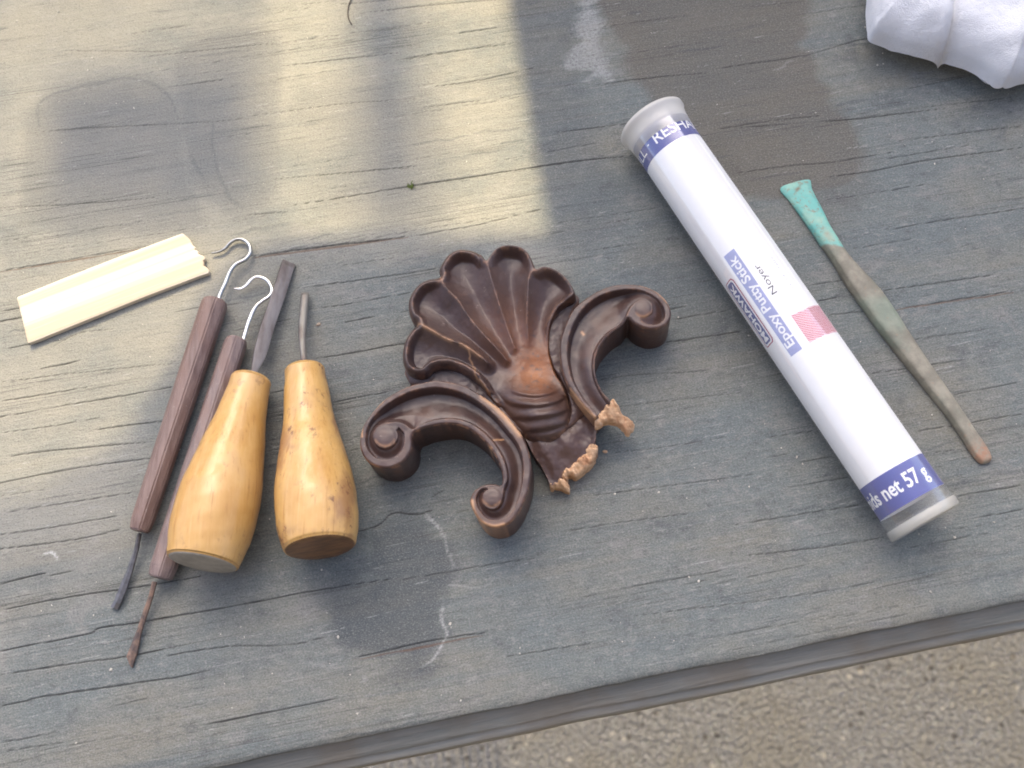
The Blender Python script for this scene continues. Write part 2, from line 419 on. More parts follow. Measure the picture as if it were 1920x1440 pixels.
def m_patina():
    t = NT('patinated_bar'); o = t.node('ShaderNodeTexCoord').outputs['Object']
    a = t.noise(t.coord((1, 1, 1), o), 120, 5, 0.65); d = t.noise(t.coord((1, 1, 1), o), 500, 4, 0.7); b = t.noise(t.coord((1, 1, 1), o), 38, 3)
    c = t.mix(t.ramp(a, 0.35, 0.68), (0.175, 0.162, 0.122), (0.28, 0.262, 0.20)); c = t.mix(t.mul(t.ramp(b, 0.50, 0.66), 0.55), c, (0.16, 0.23, 0.175))
    c = t.mix(t.mul(t.ramp(d, 0.6, 0.72), 0.5), c, (0.30, 0.17, 0.10))
    e = t.mul(t.attr('teal'), t.mul(t.mul(a, 0.8), 0.6, 'ADD'), 'MULTIPLY')
    f = t.mul(t.ramp(e, 0.34, 0.52), t.ramp(d, 0.28, 0.50))
    c = t.mix(f, c, t.mix(t.ramp(a, 0.4, 0.7), (0.13, 0.40, 0.35), (0.25, 0.43, 0.34)))
    c = t.mix(t.attr('chip'), c, (0.16, 0.14, 0.09))
    c = t.mix(t.mul(t.attr('rust'), t.ramp(d, 0.3, 0.6)), c, (0.32, 0.18, 0.11))
    t.base(c); t.rough(0.55); t.bump(t.mul(a, d, 'ADD'), 0.3, 0.0006); return t.m
def m_clear():
    t = NT('clear_plastic'); nt = t.t; nt.nodes.remove(t.b)
    tr = t.node('ShaderNodeBsdfTransparent'); tr.inputs[0].default_value = (0.985, 0.99, 0.985, 1)
    gl = t.node('ShaderNodeBsdfGlossy'); gl.inputs['Roughness'].default_value = 0.06
    o = t.node('ShaderNodeTexCoord').outputs['Object']; a = t.noise(t.coord((60, 60, 60), o), 1, 3)
    bp = t.node('ShaderNodeBump'); bp.inputs['Strength'].default_value = 0.04; bp.inputs['Distance'].default_value = 0.001; t.link(a, bp.inputs['Height']); t.link(bp.outputs[0], gl.inputs['Normal'])
    fr = t.node('ShaderNodeFresnel'); fr.inputs['IOR'].default_value = 1.5
    mx = t.node('ShaderNodeMixShader'); t.link(t.mul(fr.outputs[0], 0.20, 'MINIMUM'), mx.inputs[0]); t.link(tr.outputs[0], mx.inputs[1]); t.link(gl.outputs[0], mx.inputs[2])
    df = t.node('ShaderNodeBsdfDiffuse'); df.inputs[0].default_value = (0.8, 0.8, 0.76, 1); m2 = t.node('ShaderNodeMixShader'); m2.inputs[0].default_value = 0.09
    t.link(mx.outputs[0], m2.inputs[1]); t.link(df.outputs[0], m2.inputs[2]); t.link(m2.outputs[0], t.out.inputs['Surface']); return t.m
def m_milky(name='milky_plastic', trans=0.42):
    t = NT(name); o = t.node('ShaderNodeTexCoord').outputs['Object']; a = t.noise(t.coord((1, 1, 1), o), 150, 3)
    c = t.mix(a, (0.80, 0.78, 0.72), (0.86, 0.85, 0.81)); t.base(c); t.rough(0.35)
    tr = t.node('ShaderNodeBsdfTransparent'); tr.inputs[0].default_value = (0.9, 0.9, 0.86, 1)
    mx = t.node('ShaderNodeMixShader'); mx.inputs[0].default_value = trans
    t.link(t.b.outputs[0], mx.inputs[1]); t.link(tr.outputs[0], mx.inputs[2]); t.link(mx.outputs[0], t.out.inputs['Surface']); return t.m
def m_cloth():
    t = NT('white_paper_towel'); o = t.node('ShaderNodeTexCoord').outputs['Object']
    a = t.noise(t.coord((1, 1, 1), o), 260, 4, 0.6); b = t.noise(t.coord((1, 1, 1), o), 2200, 3, 0.6)
    t.base(t.mix(a, (0.68, 0.70, 0.73), (0.78, 0.795, 0.81))); t.rough(0.95); t.bump(t.mul(a, t.mul(b, 0.8), 'ADD'), 0.6, 0.0014); return t.m

MT = m_table(); ME = m_board_edge()

# ------------------------------------------------------------------ ground and bench
GZ = -0.74
gm = bmesh.new(); bmesh.ops.create_grid(gm, x_segments=2, y_segments=2, size=30)
me = bpy.data.meshes.new('ground'); gm.to_mesh(me); gm.free(); ground = bpy.data.objects.new('ground', me); COL.objects.link(ground)
ground.location = (0, 0, GZ); me.materials.append(m_ground()); ground['kind'] = 'structure'

e0 = unproj((600, 1397.0)); e1 = unproj((1920, 1125.0))
ud = (e1 - e0)[:2]; ud /= np.linalg.norm(ud); vd = np.array([-ud[1], ud[0]])
if vd[1] < 0: vd = -vd
E0 = e0[:2]
mid = unproj((960, 720))[:2]
u_mid = (mid - E0) @ ud
def uv_of(w): d = np.asarray(w)[..., :2] - E0; return np.stack([d @ ud - u_mid, d @ vd], -1)
def px_uv(p): return uv_of(unproj(np.asarray(p, float)))
bench_ang = math.atan2(ud[1], ud[0])
bench = thing('workbench', 'weathered grey plank workbench with cracked top and stepped front edge', 'workbench', (0, 0, 0))
bench.location = (E0[0] + ud[0] * u_mid, E0[1] + ud[1] * u_mid, 0); bench.rotation_euler = (0, 0, bench_ang)

def axis(fine0, fine1, st, lo, hi, coarse):
    a = np.arange(fine0, fine1, st)
    return np.concatenate([np.linspace(lo, fine0, coarse, endpoint=False), a, np.linspace(fine1, hi, coarse)])
us = axis(-0.26, 0.27, 0.0008, -0.75, 0.75, 60); vv = axis(0.0, 0.44, 0.0003, -0.0001, 0.62, 60)
vv = np.concatenate([np.arange(0, 0.42, 0.0003), np.linspace(0.42, 0.48, 30)])
UU, VV = np.meshgrid(us, vv); Zt = np.zeros_like(UU)
A = {k: np.zeros_like(UU) for k in ('crack', 'pale_light', 'brown', 'dark', 'grey_patch', 'paint', 'rust')}

def stroke(target, pts_uv, width, val, wob=0.00015, soft=0.5, depth=None, taper=True, gate=0.22):
    P = np.asarray(pts_uv)
    L = np.concatenate([[0], np.cumsum(np.linalg.norm(np.diff(P, axis=0), axis=1))]); tot = L[-1]
    ph = random.random() * 100
    for k in range(len(P) - 1):
        a, b = P[k], P[k + 1]; mg = width * 3 + wob * 2
        i0 = np.searchsorted(us, min(a[0], b[0]) - mg); i1 = np.searchsorted(us, max(a[0], b[0]) + mg)
        j0 = np.searchsorted(vv, min(a[1], b[1]) - mg); j1 = np.searchsorted(vv, max(a[1], b[1]) + mg)
        if i1 <= i0 or j1 <= j0: continue
        u, v = UU[j0:j1, i0:i1], VV[j0:j1, i0:i1]
        ab = b - a; t = np.clip(((u - a[0]) * ab[0] + (v - a[1]) * ab[1]) / max(ab @ ab, 1e-12), 0, 1)
        s = L[k] + t * math.sqrt(ab @ ab)
        nz = (fbm(u * 160 + ph, u * 0 + ph * 1.7, 4) - 0.5) * 2 * wob * 2.2
        d = np.hypot(u - (a[0] + t * ab[0]), v + nz - (a[1] + t * ab[1]))
        w = width * (0.45 + 1.1 * fbm(s * 90 + ph, s * 0 + ph, 3))
        if taper: w = w * np.minimum(1, np.minimum(s + 0.002, tot - s + 0.002) / (0.18 * tot + 0.004)) ** 0.6
        x = 1 - sst(0.35, 1.0, d / np.maximum(w, 1e-5))
        x = x * sst(gate, gate + 0.2, fbm(s * 55 + ph * 3, s * 0 + ph, 2))  if soft else x
        A[target][j0:j1, i0:i1] = np.maximum(A[target][j0:j1, i0:i1], x * val)
CR = []
def cr(w, v, *pts): CR.append((w, v, pts))
# cracks, traced where they lie on the bench (photo pixels)
cr(1.6, .55, (40, 252), (150, 241), (400, 228), (500, 213)); cr(1.8, .8, (310, 164), (420, 149)); cr(1.2, .5, (115, 95), (365, 97)); cr(1.4, .6, (240, 110), (425, 90), (520, 80))
cr(1.8, .75, (530, 123), (640, 111), (750, 98)); cr(1.6, .7, (740, 113), (830, 98), (960, 82)); cr(1.8, .8, (815, 162), (900, 150), (1000, 127)); cr(1.4, .6, (510, 212), (640, 195), (780, 185)); cr(1.4, .6, (780, 203), (870, 192), (960, 181))
cr(1.6, .7, (510, 336), (640, 325), (780, 311)); cr(2.2, .9, (540, 386), (625, 373), (750, 352), (890, 331), (1060, 305), (1190, 291)); cr(2.6, .95, (476, 481), (560, 468), (640, 458), (700, 452), (765, 443)); cr(1.5, .7, (765, 445), (850, 430), (900, 421), (1025, 390))
cr(1.9, .75, (0, 508), (100, 492), (220, 470), (330, 455)); cr(1.6, .6, (0, 390), (150, 382), (300, 370)); cr(1.5, .6, (460, 404), (530, 398)); cr(1.4, .6, (0, 453), (60, 445)); cr(1.6, .7, (640, 8), (800, -8)); cr(1.8, .7, (690, 22), (850, 5), (960, -2)); cr(1.7, .8, (855, 63), (930, 52))
cr(1.5, .65, (750, 114), (950, 79)); cr(1.6, .6, (700, 318), (770, 315)); cr(1.8, .8, (1040, 248), (1120, 239), (1190, 229)); cr(1.7, .75, (1115, 159), (1210, 147), (1330, 136)); cr(1.4, .6, (1120, 52), (1290, 29)); cr(1.8, .8, (1340, 130), (1400, 120), (1505, 105), (1600, 78), (1680, 63)); cr(1.6, .7, (1340, 243), (1450, 226), (1540, 217))
cr(1.6, .7, (1370, 326), (1480, 311), (1567, 303), (1680, 284)); cr(1.8, .85, (1380, 240), (1500, 231), (1610, 222), (1690, 213), (1770, 203)); cr(1.5, .6, (1650, 300), (1740, 285), (1815, 272)); cr(1.9, .85, (1555, 332), (1650, 318), (1740, 300), (1920, 276)); cr(1.6, .75, (1680, 265), (1800, 250), (1920, 236)); cr(1.5, .7, (1545, 376), (1650, 360), (1750, 343)); cr(1.4, .55, (1640, 178), (1730, 160), (1820, 142)); cr(1.4, .5, (1400, 13), (1510, 3)); cr(1.3, .5, (1700, 205), (1920, 180)); cr(1.5, .7, (1660, 432), (1760, 414), (1920, 391)); cr(1.4, .6, (1600, 466), (1720, 446))
cr(1.8, .8, (0, 584), (42, 577)); cr(2, .85, (0, 603), (50, 593)); cr(1.9, .8, (0, 656), (69, 643), (123, 637)); cr(1.6, .7, (80, 660), (146, 626), (212, 617)); cr(1.5, .55, (0, 717), (140, 700), (330, 681)); cr(2.2, .8, (75, 692), (120, 683), (150, 677)); cr(2, .8, (0, 782), (112, 762), (215, 745), (322, 726)); cr(1.6, .7, (0, 812), (90, 800), (190, 783))
cr(2, .85, (0, 859), (70, 848), (131, 842), (277, 829)); cr(2.2, .9, (172, 807), (240, 798), (307, 789)); cr(1.7, .75, (0, 752), (60, 743), (160, 727)); cr(2.1, .85, (0, 905), (130, 880), (290, 858)); cr(1.6, .7, (0, 930), (90, 917)); cr(1.8, .7, (330, 690), (410, 676)); cr(1.4, .5, (330, 585), (390, 574)); cr(1.5, .55, (545, 542), (600, 535), (640, 528)); cr(1.4, .5, (500, 512), (560, 500))
cr(2.1, .9, (595, 672), (660, 662), (751, 645), (800, 640)); cr(1.8, .8, (620, 609), (700, 594), (770, 582)); cr(1.6, .7, (600, 578), (660, 569), (770, 549)); cr(1.8, .75, (590, 538), (660, 527), (767, 512), (840, 500)); cr(1.4, .6, (640, 498), (735, 484)); cr(1.8, .8, (500, 738), (540, 731)); cr(1.8, .8, (620, 756), (660, 747), (742, 733)); cr(1.5, .6, (440, 620), (550, 598)); cr(1.5, .6, (660, 820), (700, 815))
cr(1.9, .85, (0, 1030), (150, 1010), (240, 989)); cr(1.7, .75, (0, 1003), (120, 985), (240, 964)); cr(1.6, .7, (0, 963), (110, 945), (260, 922)); cr(2.3, .95, (0, 1095), (40, 1085), (85, 1075)); cr(1.7, .75, (95, 1079), (155, 1066)); cr(2.2, .95, (0, 1144), (110, 1123), (215, 1107), (290, 1096), (375, 1080)); cr(2.4, 1, (0, 1221), (130, 1196), (172, 1187), (186, 1178), (260, 1167), (400, 1143), (550, 1115), (640, 1099), (745, 1084))
cr(2.1, .9, (0, 1266), (120, 1247), (240, 1231), (320, 1214)); cr(2.0, .9, (0, 1325), (80, 1307), (200, 1289), (330, 1270), (400, 1256)); cr(1.8, .8, (300, 1232), (430, 1212), (540, 1210), (625, 1191)); cr(2.1, .9, (655, 1236), (720, 1221), (827, 1198), (909, 1186)); cr(2.2, .9, (345, 1368), (430, 1350), (500, 1336), (560, 1325), (640, 1307)); cr(1.7, .75, (0, 1392), (50, 1385), (125, 1370)); cr(1.6, .7, (200, 1326), (290, 1307)); cr(1.6, .7, (740, 1090), (900, 1062), (1000, 1047)); cr(1.4, .6, (0, 1410), (120, 1392))
cr(1.5, .65, (1081, 1123), (1200, 1098), (1370, 1067)); cr(1.5, .65, (944, 1232), (1129, 1203)); cr(1.4, .6, (1170, 1157), (1330, 1138), (1507, 1115), (1769, 1067)); cr(1.4, .55, (1370, 1190), (1500, 1165)); cr(1.6, .7, (1440, 820), (1527, 808)); cr(1.7, .75, (1697, 812), (1773, 800), (1920, 776)); cr(1.4, .6, (1440, 922), (1530, 905), (1620, 890)); cr(1.7, .75, (1380, 984), (1440, 974), (1631, 944)); cr(1.7, .75, (1400, 1042), (1550, 1025), (1662, 1007)); cr(1.7, .75, (1790, 931), (1920, 910)); cr(1.6, .7, (1780, 980), (1920, 955)); cr(1.3, .55, (1700, 1028), (1850, 1001))
cr(2, .85, (1255, 581), (1285, 574)); cr(1.7, .75, (1240, 603), (1320, 589), (1372, 581)); cr(1.8, .8, (1240, 643), (1300, 635), (1400, 619)); cr(1.6, .65, (1122, 712), (1200, 702), (1300, 697), (1410, 680)); cr(1.7, .75, (1515, 536), (1580, 525)); cr(1.9, .85, (1531, 565), (1580, 556)); cr(1.8, .8, (1640, 547), (1720, 536), (1860, 516)); cr(2, .85, (1670, 579), (1720, 573), (1900, 545)); cr(1.9, .85, (1545, 592), (1623, 583)); cr(1.7, .75, (1620, 702), (1720, 688), (1900, 660)); cr(1.5, .65, (1690, 640), (1900, 610)); cr(1.4, .55, (1100, 770), (1250, 752), (1400, 735)); cr(1.4, .55, (1140, 850), (1250, 838), (1380, 816)); cr(1.5, .6, (1100, 930), (1300, 905), (1440, 885)); cr(1.5, .6, (1040, 1000), (1160, 980), (1300, 962)); cr(1.3, .5, (1030, 420), (1150, 402), (1260, 385)); cr(1.3, .5, (1100, 470), (1290, 445))
cr(1.5, .6, (1740, 850), (1800, 842)); cr(1.5, .6, (1480, 870), (1560, 856)); cr(1.5, .65, (1790, 740), (1920, 715))
# one crooked split running out from the handles to the ornament
cr(2.6, 1, (668, 997), (704, 987), (718, 978), (731, 965), (749, 961), (767, 964), (789, 964), (802, 959), (816, 955)); cr(2.2, .9, (811, 932), (820, 926), (830, 920))
for w, v, pts in CR:
    dense = catmull(pts, 5) if len(pts) > 2 else np.asarray(pts, float)
    stroke('crack', px_uv(dense), w * 0.000118, v, wob=0.00008, gate=0.12)
for p in ((476, 481, 765, 443, 2.4), (0, 508, 330, 455, 1.6), (655, 1238, 909, 1188, 1.4), (1670, 580, 1900, 546, 1.5)):
    stroke('rust', px_uv(np.array([[p[0], p[1] + 2], [p[2], p[3] + 2]], float)), p[4] * 0.0003, 0.7, soft=0)
# finer checks along the grain everywhere
for k in range(260):
    u0 = random.uniform(-0.3, 0.3); v0 = random.uniform(0.003, 0.42); ln = random.uniform(0.015, 0.13); sl = -0.26 * v0 + random.gauss(0, 0.012)
    stroke('crack', np.array([[u0, v0], [u0 + ln, v0 + ln * sl]]), random.uniform(0.00007, 0.00012), random.uniform(0.2, 0.5), gate=0.2)
Pw = np.stack([UU.ravel(), VV.ravel()], 1)
def region(target, poly_px, val, soft_px, nz=0.35, freq=60.0):
    L = px_uv(catmull(poly_px, 5, True)); s = soft_px * 0.00019
    lo = L.min(0) - 3 * s; hi = L.max(0) + 3 * s
    i0, i1 = np.searchsorted(us, [lo[0], hi[0]]); j0, j1 = np.searchsorted(vv, [lo[1], hi[1]])
    ii = slice(i0, i1); st = max(1, 2)
    sub = np.stack([UU[j0:j1:4, i0:i1:2].ravel(), VV[j0:j1:4, i0:i1:2].ravel()], 1)
    if len(sub) == 0: return
    d, _ = sdf(sub, L)
    D = d.reshape(UU[j0:j1:4, i0:i1:2].shape)
    D = np.repeat(np.repeat(D, 4, 0), 2, 1)[:j1 - j0, :i1 - i0]
    u, v = UU[j0:j1, i0:i1], VV[j0:j1, i0:i1]
    D = D + (fbm(u * freq, v * freq * 2.2, 4) - 0.5) * 2 * nz * s * 2
    x = sst(-s, s, D) * val
    A[target][j0:j1, i0:i1] = np.maximum(A[target][j0:j1, i0:i1], x)
# haze and sunlight painted pale into the colour of the top
region('pale_light', [(-250, -200), (700, -200), (860, 150), (800, 430), (520, 520), (400, 640), (330, 800), (230, 960), (60, 1040), (-250, 1080)], 0.62, 150, 0.6, 18)
region('pale_light', [(560, -150), (900, -150), (985, 300), (1010, 480), (850, 470), (640, 380)], 0.55, 70, 0.6, 25)
region('brown', [(1130, -80), (1475, -80), (1520, 120), (1620, 270), (1560, 360), (1320, 360), (1190, 150)], 0.75, 16, 0.8, 60)
region('brown', [(1440, 240), (1620, 290), (1640, 360), (1540, 420), (1400, 330)], 0.35, 30)
region('dark', [(690, 1090), (700, 1010), (790, 985), (838, 1020), (848, 1080), (832, 1150), (828, 1200), (780, 1245), (690, 1230), (600, 1190), (610, 1120)], 0.75, 28, 1.0, 60)
region('dark', [(940, -60), (1060, -60), (1110, 220), (1180, 420), (1040, 470), (1000, 300)], 0.35, 30)
region('dark', [(1250, 330), (1400, 420), (1500, 560), (1420, 560), (1250, 440)], 0.4, 60)
region('dark', [(1170, 450), (1330, 520), (1420, 640), (1420, 720), (1300, 680), (1180, 560)], 0.3, 50)
region('dark', [(1520, 640), (1640, 700), (1700, 860), (1640, 840), (1540, 720)], 0.3, 50)
region('grey_patch', [(45, 250), (80, 185), (200, 150), (290, 150), (335, 205), (350, 330), (380, 430), (240, 440), (50, 420)], 0.85, 18, 0.5, 40)  # greyer patches with ragged edges
region('grey_patch', [(340, 100), (510, 60), (520, 200), (510, 370), (420, 400), (350, 320)], 0.8, 16, 0.6, 40)
region('grey_patch', [(560, 180), (760, 170), (860, 330), (780, 420), (600, 400)], 0.8, 50, 0.6, 40)
region('paint', [(1072, -20), (1120, -20), (1122, 60), (1120, 95), (1150, 150), (1120, 145), (1065, 118), (1085, 60)], 0.38, 12, 1.6, 120)
stroke('paint', px_uv(catmull([(800, 972), (828, 998), (838, 1030), (850, 1062), (846, 1082), (832, 1098), (832, 1130), (828, 1165), (838, 1195), (815, 1225), (790, 1246)], 6)), 0.0008, 0.6, 0.0012, 0.6, taper=False, gate=0.24)
stroke('paint', px_uv(catmull([(838, 1095), (900, 1100), (935, 1085)], 4)), 0.0006, 0.22, 0.0005)
stroke('paint', px_uv(catmull([(82, 1038), (98, 1036), (110, 1050)], 4)), 0.0009, 0.8, 0.0001, 0)
for pts in ([(400, 228), (398, 270), (408, 320), (425, 365)], [(350, 265), (362, 300), (390, 350)], [(75, 250), (80, 188), (200, 152), (270, 152), (315, 180), (335, 225)], [(455, 390), (430, 370), (420, 340)]):
    stroke('dark', px_uv(catmull(pts, 6)), 0.0009, 0.45, 0.0003, 0.5)
for (x0, y0, x1, y1, vl) in ((530, 1190, 600, 1130, .5), (545, 1195, 590, 1185, .4), (520, 1070, 600, 1085, .4), (560, 1250, 640, 1238, .5), (1100, 535, 1180, 500, .5), (1115, 520, 1150, 510, .5), (700, 1085, 690, 1110, .3), (1490, 110, 1450, 135, .5), (1230, 400, 1330, 380, .35), (1690, 690, 1850, 660, .4), (1700, 500, 1800, 478, .4), (1740, 590, 1860, 572, .4), (1660, 620, 1740, 640, .3)):
    stroke('paint', px_uv(np.array([[x0, y0], [x1, y1]], float)), 0.0007, vl * 0.35, 0.0012, 0.6, gate=0.36)
for k in range(900):
    u0 = random.uniform(-0.27, 0.27); v0 = random.uniform(0.001, 0.36); ln = random.uniform(0.0015, 0.011); sl = -0.26 * v0 + random.gauss(0, 0.03)
    stroke('paint', np.array([[u0, v0], [u0 + ln, v0 + ln * sl]]), random.uniform(0.00008, 0.00020), random.uniform(0.15, 0.5), gate=0.1)
for k in range(240):
    u0 = random.uniform(-0.27, 0.27); v0 = random.uniform(0.001, 0.36); ln = random.uniform(0.004, 0.03); sl = -0.26 * v0 + random.gauss(0, 0.02)
    stroke('dark', np.array([[u0, v0], [u0 + ln, v0 + ln * sl]]), random.uniform(0.0003, 0.0012), random.uniform(0.2, 0.5), 0.0006, gate=0.15)
Zt -= 0.0005 * A['crack'] ** 0.8
Zt += (fbm(UU * 25, VV * 260, 3) - 0.5) * 0.00022 + (fbm(UU * 9, VV * 12, 2) - 0.5) * 0.0003
edge = np.exp(-VV / 0.0012) * (0.4 + 1.2 * fbm(UU * 70, UU * 0 + 3, 4))
Zt -= 0.0011 * edge
VVn = VV - (VV < 1e-6) * (fbm(UU * 60, UU * 0, 4) - 0.5) * 0.0010     # ragged front arris
ny, nx = UU.shape
idx = np.arange(ny * nx).reshape(ny, nx)
faces = np.stack([idx[:-1, :-1], idx[:-1, 1:], idx[1:, 1:], idx[1:, :-1]], -1).reshape(-1, 4)
verts = np.stack([UU.ravel(), VVn.ravel(), Zt.ravel()], 1)
# skirt: sides and underside of the top board (16 mm thick)
ring = np.concatenate([idx[0, :], idx[1:, -1], idx[-1, -2::-1], idx[-2:0:-1, 0]])
rv = verts[ring].copy(); rv[:, 2] = -0.0065; o0 = len(verts)
top_ring = verts[ring].copy(); verts = np.vstack([verts, top_ring, rv]); m = len(ring)
i = np.arange(m); j = (i + 1) % m
faces = np.vstack([faces, np.stack([o0 + j, o0 + i, o0 + m + i, o0 + m + j], 1)])
grain = np.stack([UU.ravel(), (VV * np.exp(0.26 * UU)).ravel(), np.zeros(UU.size)], 1)
grain = np.vstack([grain, grain[ring], grain[ring]])
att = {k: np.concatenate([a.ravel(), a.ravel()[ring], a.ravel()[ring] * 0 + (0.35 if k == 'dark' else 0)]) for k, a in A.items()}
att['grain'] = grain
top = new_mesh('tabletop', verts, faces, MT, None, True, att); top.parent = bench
bmx = bmesh.new(); box_mesh(bmx, (-0.75, -0.0080, -0.058), (0.75, 0.035, -0.0069))
bmesh.ops.subdivide_edges(bmx, edges=[e for e in bmx.edges if abs((e.verts[0].co - e.verts[1].co).x) > 0.5], cuts=160, use_grid_fill=True)
for v in bmx.verts:
    if v.co.y < 0:
        v.co.y += (float(fbm(np.array([v.co.x * 40 + 50]), np.array([2.0]), 4)[0]) - 0.5) * 0.0014
bmesh.ops.bevel(bmx, geom=[e for e in bmx.edges if all(v.co.y < 0.0 and v.co.z > -0.03 for v in e.verts)], offset=0.0026, segments=3, affect='EDGES')
me = bpy.data.meshes.new('edge_board'); bmx.to_mesh(me); bmx.free(); eb = bpy.data.objects.new('edge_board', me); COL.objects.link(eb); me.materials.append(ME); eb.parent = bench
me.polygons.foreach_set('use_smooth', np.ones(len(me.polygons), bool))
for lx in (-0.66, 0.66):
    for ly in (0.06, 0.42):
        bmx = bmesh.new(); box_mesh(bmx, (lx - 0.035, ly - 0.02, GZ), (lx + 0.035, ly + 0.02, -0.0066))
        bmesh.ops.bevel(bmx, geom=bmx.edges[:], offset=0.003, segments=2, affect='EDGES')
        me = bpy.data.meshes.new('leg'); bmx.to_mesh(me); bmx.free(); lg = bpy.data.objects.new('leg', me); COL.objects.link(lg); me.materials.append(ME); lg.parent = bench

# ------------------------------------------------------------------ unseen screens added around the bench to shape sun and shade
MS = m_plain('grey_gobo_board', (0.22, 0.20, 0.17), 0.85, 0, 0.35, 60, (1, 1, 0.1), None, 0.4)
def to_screen(p, Y):
    w = unproj(np.asarray(p, float)); t = (Y - w[..., 1]) / SUN_DIR[1]
    return np.stack([w[..., 0] + SUN_DIR[0] * t, SUN_DIR[2] * t], -1)
def boards(name, rects, Y, th, mat, parent=None):
    bmx = bmesh.new()
    for x0, z0, x1, z1 in rects: box_mesh(bmx, (x0, Y, z0), (x1, Y + th, z1))
    me = bpy.data.meshes.new(name); bmx.to_mesh(me); bmx.free(); o = bpy.data.objects.new(name, me); COL.objects.link(o); me.materials.append(mat)
    if parent is not None: o.parent = parent
    return o
def quad_board(name, pxs, Y, th, mat, parent):
    s = to_screen(pxs, Y); k = len(s)
    V = [(x, Y, z) for x, z in s] + [(x, Y + th, z) for x, z in s]
    Fc = [tuple(range(k)), tuple(range(2 * k - 1, k - 1, -1))] + [(a, (a + 1) % k, k + (a + 1) % k, k + a) for a in range(k)]
    o = new_mesh(name, V, Fc, mat, None, False); o.parent = parent; return o
YA = 0.85
gobo = thing('board_gobo', 'added unseen sun-blocking fence of boards standing beyond the far side of the workbench', 'gobo', (0, 0, 0))  # out of view, added to block the sun over most of the bench
quad_board('board', [(945, -60), (1045, 520), (2600, 520), (2600, -60)], YA, 0.018, MS, gobo)
quad_board('board', [(430, 560), (540, 520), (1045, 520), (2600, 520), (2600, 1900), (-500, 1900), (-500, 1090), (60, 1010), (240, 900), (330, 700)], YA + 0.02, 0.018, MS, gobo)
boards('gobo_slats', [(x, GZ, x + 0.0040, 0.565) for x in np.arange(-1.0, 1.4, 0.0065)], YA, 0.004, MS, gobo)  # close slats added to dim the sun on the ground
boards('shade_post', [(-1.07, GZ, -1.0, 0.56)], YA + 0.045, 0.07, MS, gobo); boards('shade_post', [(1.4, GZ, 1.47, 1.5)], YA + 0.045, 0.07, MS, gobo)
flagm = m_plain('dark_flag_boards', (0.10, 0.085, 0.07), 0.85, 0, 0.4, 30, (1, 1, 0.1), None, 0.4)
flag = boards('sky_flag', [(-1.6, GZ, 1.6, 1.5)], -0.80, 0.05, flagm); tag(flag, 'added unseen dark shed wall behind the near side of the workbench', 'blocker')  # out of view, added to cut sky light from the near side
YB = 2.6
far_baffle = thing('lattice_baffle', 'added unseen sun-dimming lattice trellis standing further off beyond the workbench', 'baffle', (0, 0, 0))  # out of view, added to soften and dim sun on the left
sa = to_screen([(-700, -500), (520, -500), (500, 600), (-700, 1300)], YB)
xs0, xs1 = sa[:, 0].min(), to_screen([(520, 200)], YB)[0][0]; zz0, zz1 = 0.2, sa[:, 1].max() + 0.3
quad_board('board', [(640, -200), (765, -200), (795, 440), (690, 440)], YB + 0.012, 0.008, MS, far_baffle)
quad_board('board', [(120, 180), (300, 160), (450, 130), (440, 390), (330, 410), (110, 400)], YB + 0.012, 0.008, MS, far_baffle)
per, wd = 0.026, 0.0112
boards('baffle_lattice', [(x, zz0, x + wd, zz1) for x in np.arange(xs0, xs1, per)], YB, 0.008, MS, far_baffle)
boards('shade_post', [(xs0 - 0.08, GZ, xs0 - 0.01, zz1)], YB, 0.05, MS, far_baffle)

exec_parts = True
# ------------------------------------------------------------------ carved ornament
MC = m_carved(); MR = m_rawwood()
orn = thing('carved_ornament', 'dark brown carved wooden shell with scrolls and broken raw edges', 'ornament', unproj((920, 720)))
H = 0.0175
shell_ctl = [(781, 607), (770, 618), (757, 640), (753, 671), (760, 692), (771, 701), (785, 705), (800, 702), (811, 692), (829, 687), (849, 689), (871, 698), (893, 713), (911, 733), (926, 752), (942, 772), (964, 797), (978, 812), (990, 820), (1013, 825), (1036, 823), (1055, 813), (1069, 796), (1075, 773), (1072, 751), (1064, 729), (1055, 710), (1043, 692), (1036, 673), (1031, 651), (1030, 624), (1033, 604), (1040, 589), (1049, 576), (1062, 567), (1074, 561), (1080, 553), (1077, 542), (1071, 531), (1062, 520), (1049, 509), (1033, 501), (1018, 499), (1006, 503), (1001, 493), (993, 476), (980, 464), (960, 459), (942, 460), (927, 468), (918, 479), (912, 487), (905, 479), (895, 471), (878, 466), (860, 465), (840, 475), (829, 489), (822, 504), (824, 517), (811, 520), (793, 525), (780, 535), (769, 551), (764, 566), (766, 586), (773, 600)]
shell_poly = catmull(shell_ctl, 5, True)
lobe_edge = catmull([(905, 728), (893, 713), (871, 698), (849, 689), (829, 687), (811, 692), (800, 702), (785, 705), (771, 701), (760, 692), (753, 671), (757, 640), (770, 618), (781, 607), (773, 600), (766, 586), (764, 566), (769, 551), (780, 535), (793, 525), (811, 520), (824, 517), (822, 504), (829, 489), (840, 475), (860, 465), (878, 466), (895, 471), (905, 479), (912, 487), (918, 479), (927, 468), (942, 460), (960, 459), (980, 464), (993, 476), (1001, 493), (1006, 503), (1018, 499), (1033, 501), (1049, 509), (1062, 520), (1071, 531), (1077, 542), (1080, 553), (1074, 561)], 5)
side_r = catmull([(1074, 561), (1062, 567), (1049, 576), (1040, 589), (1033, 604), (1030, 624), (1031, 651), (1036, 673)], 5)
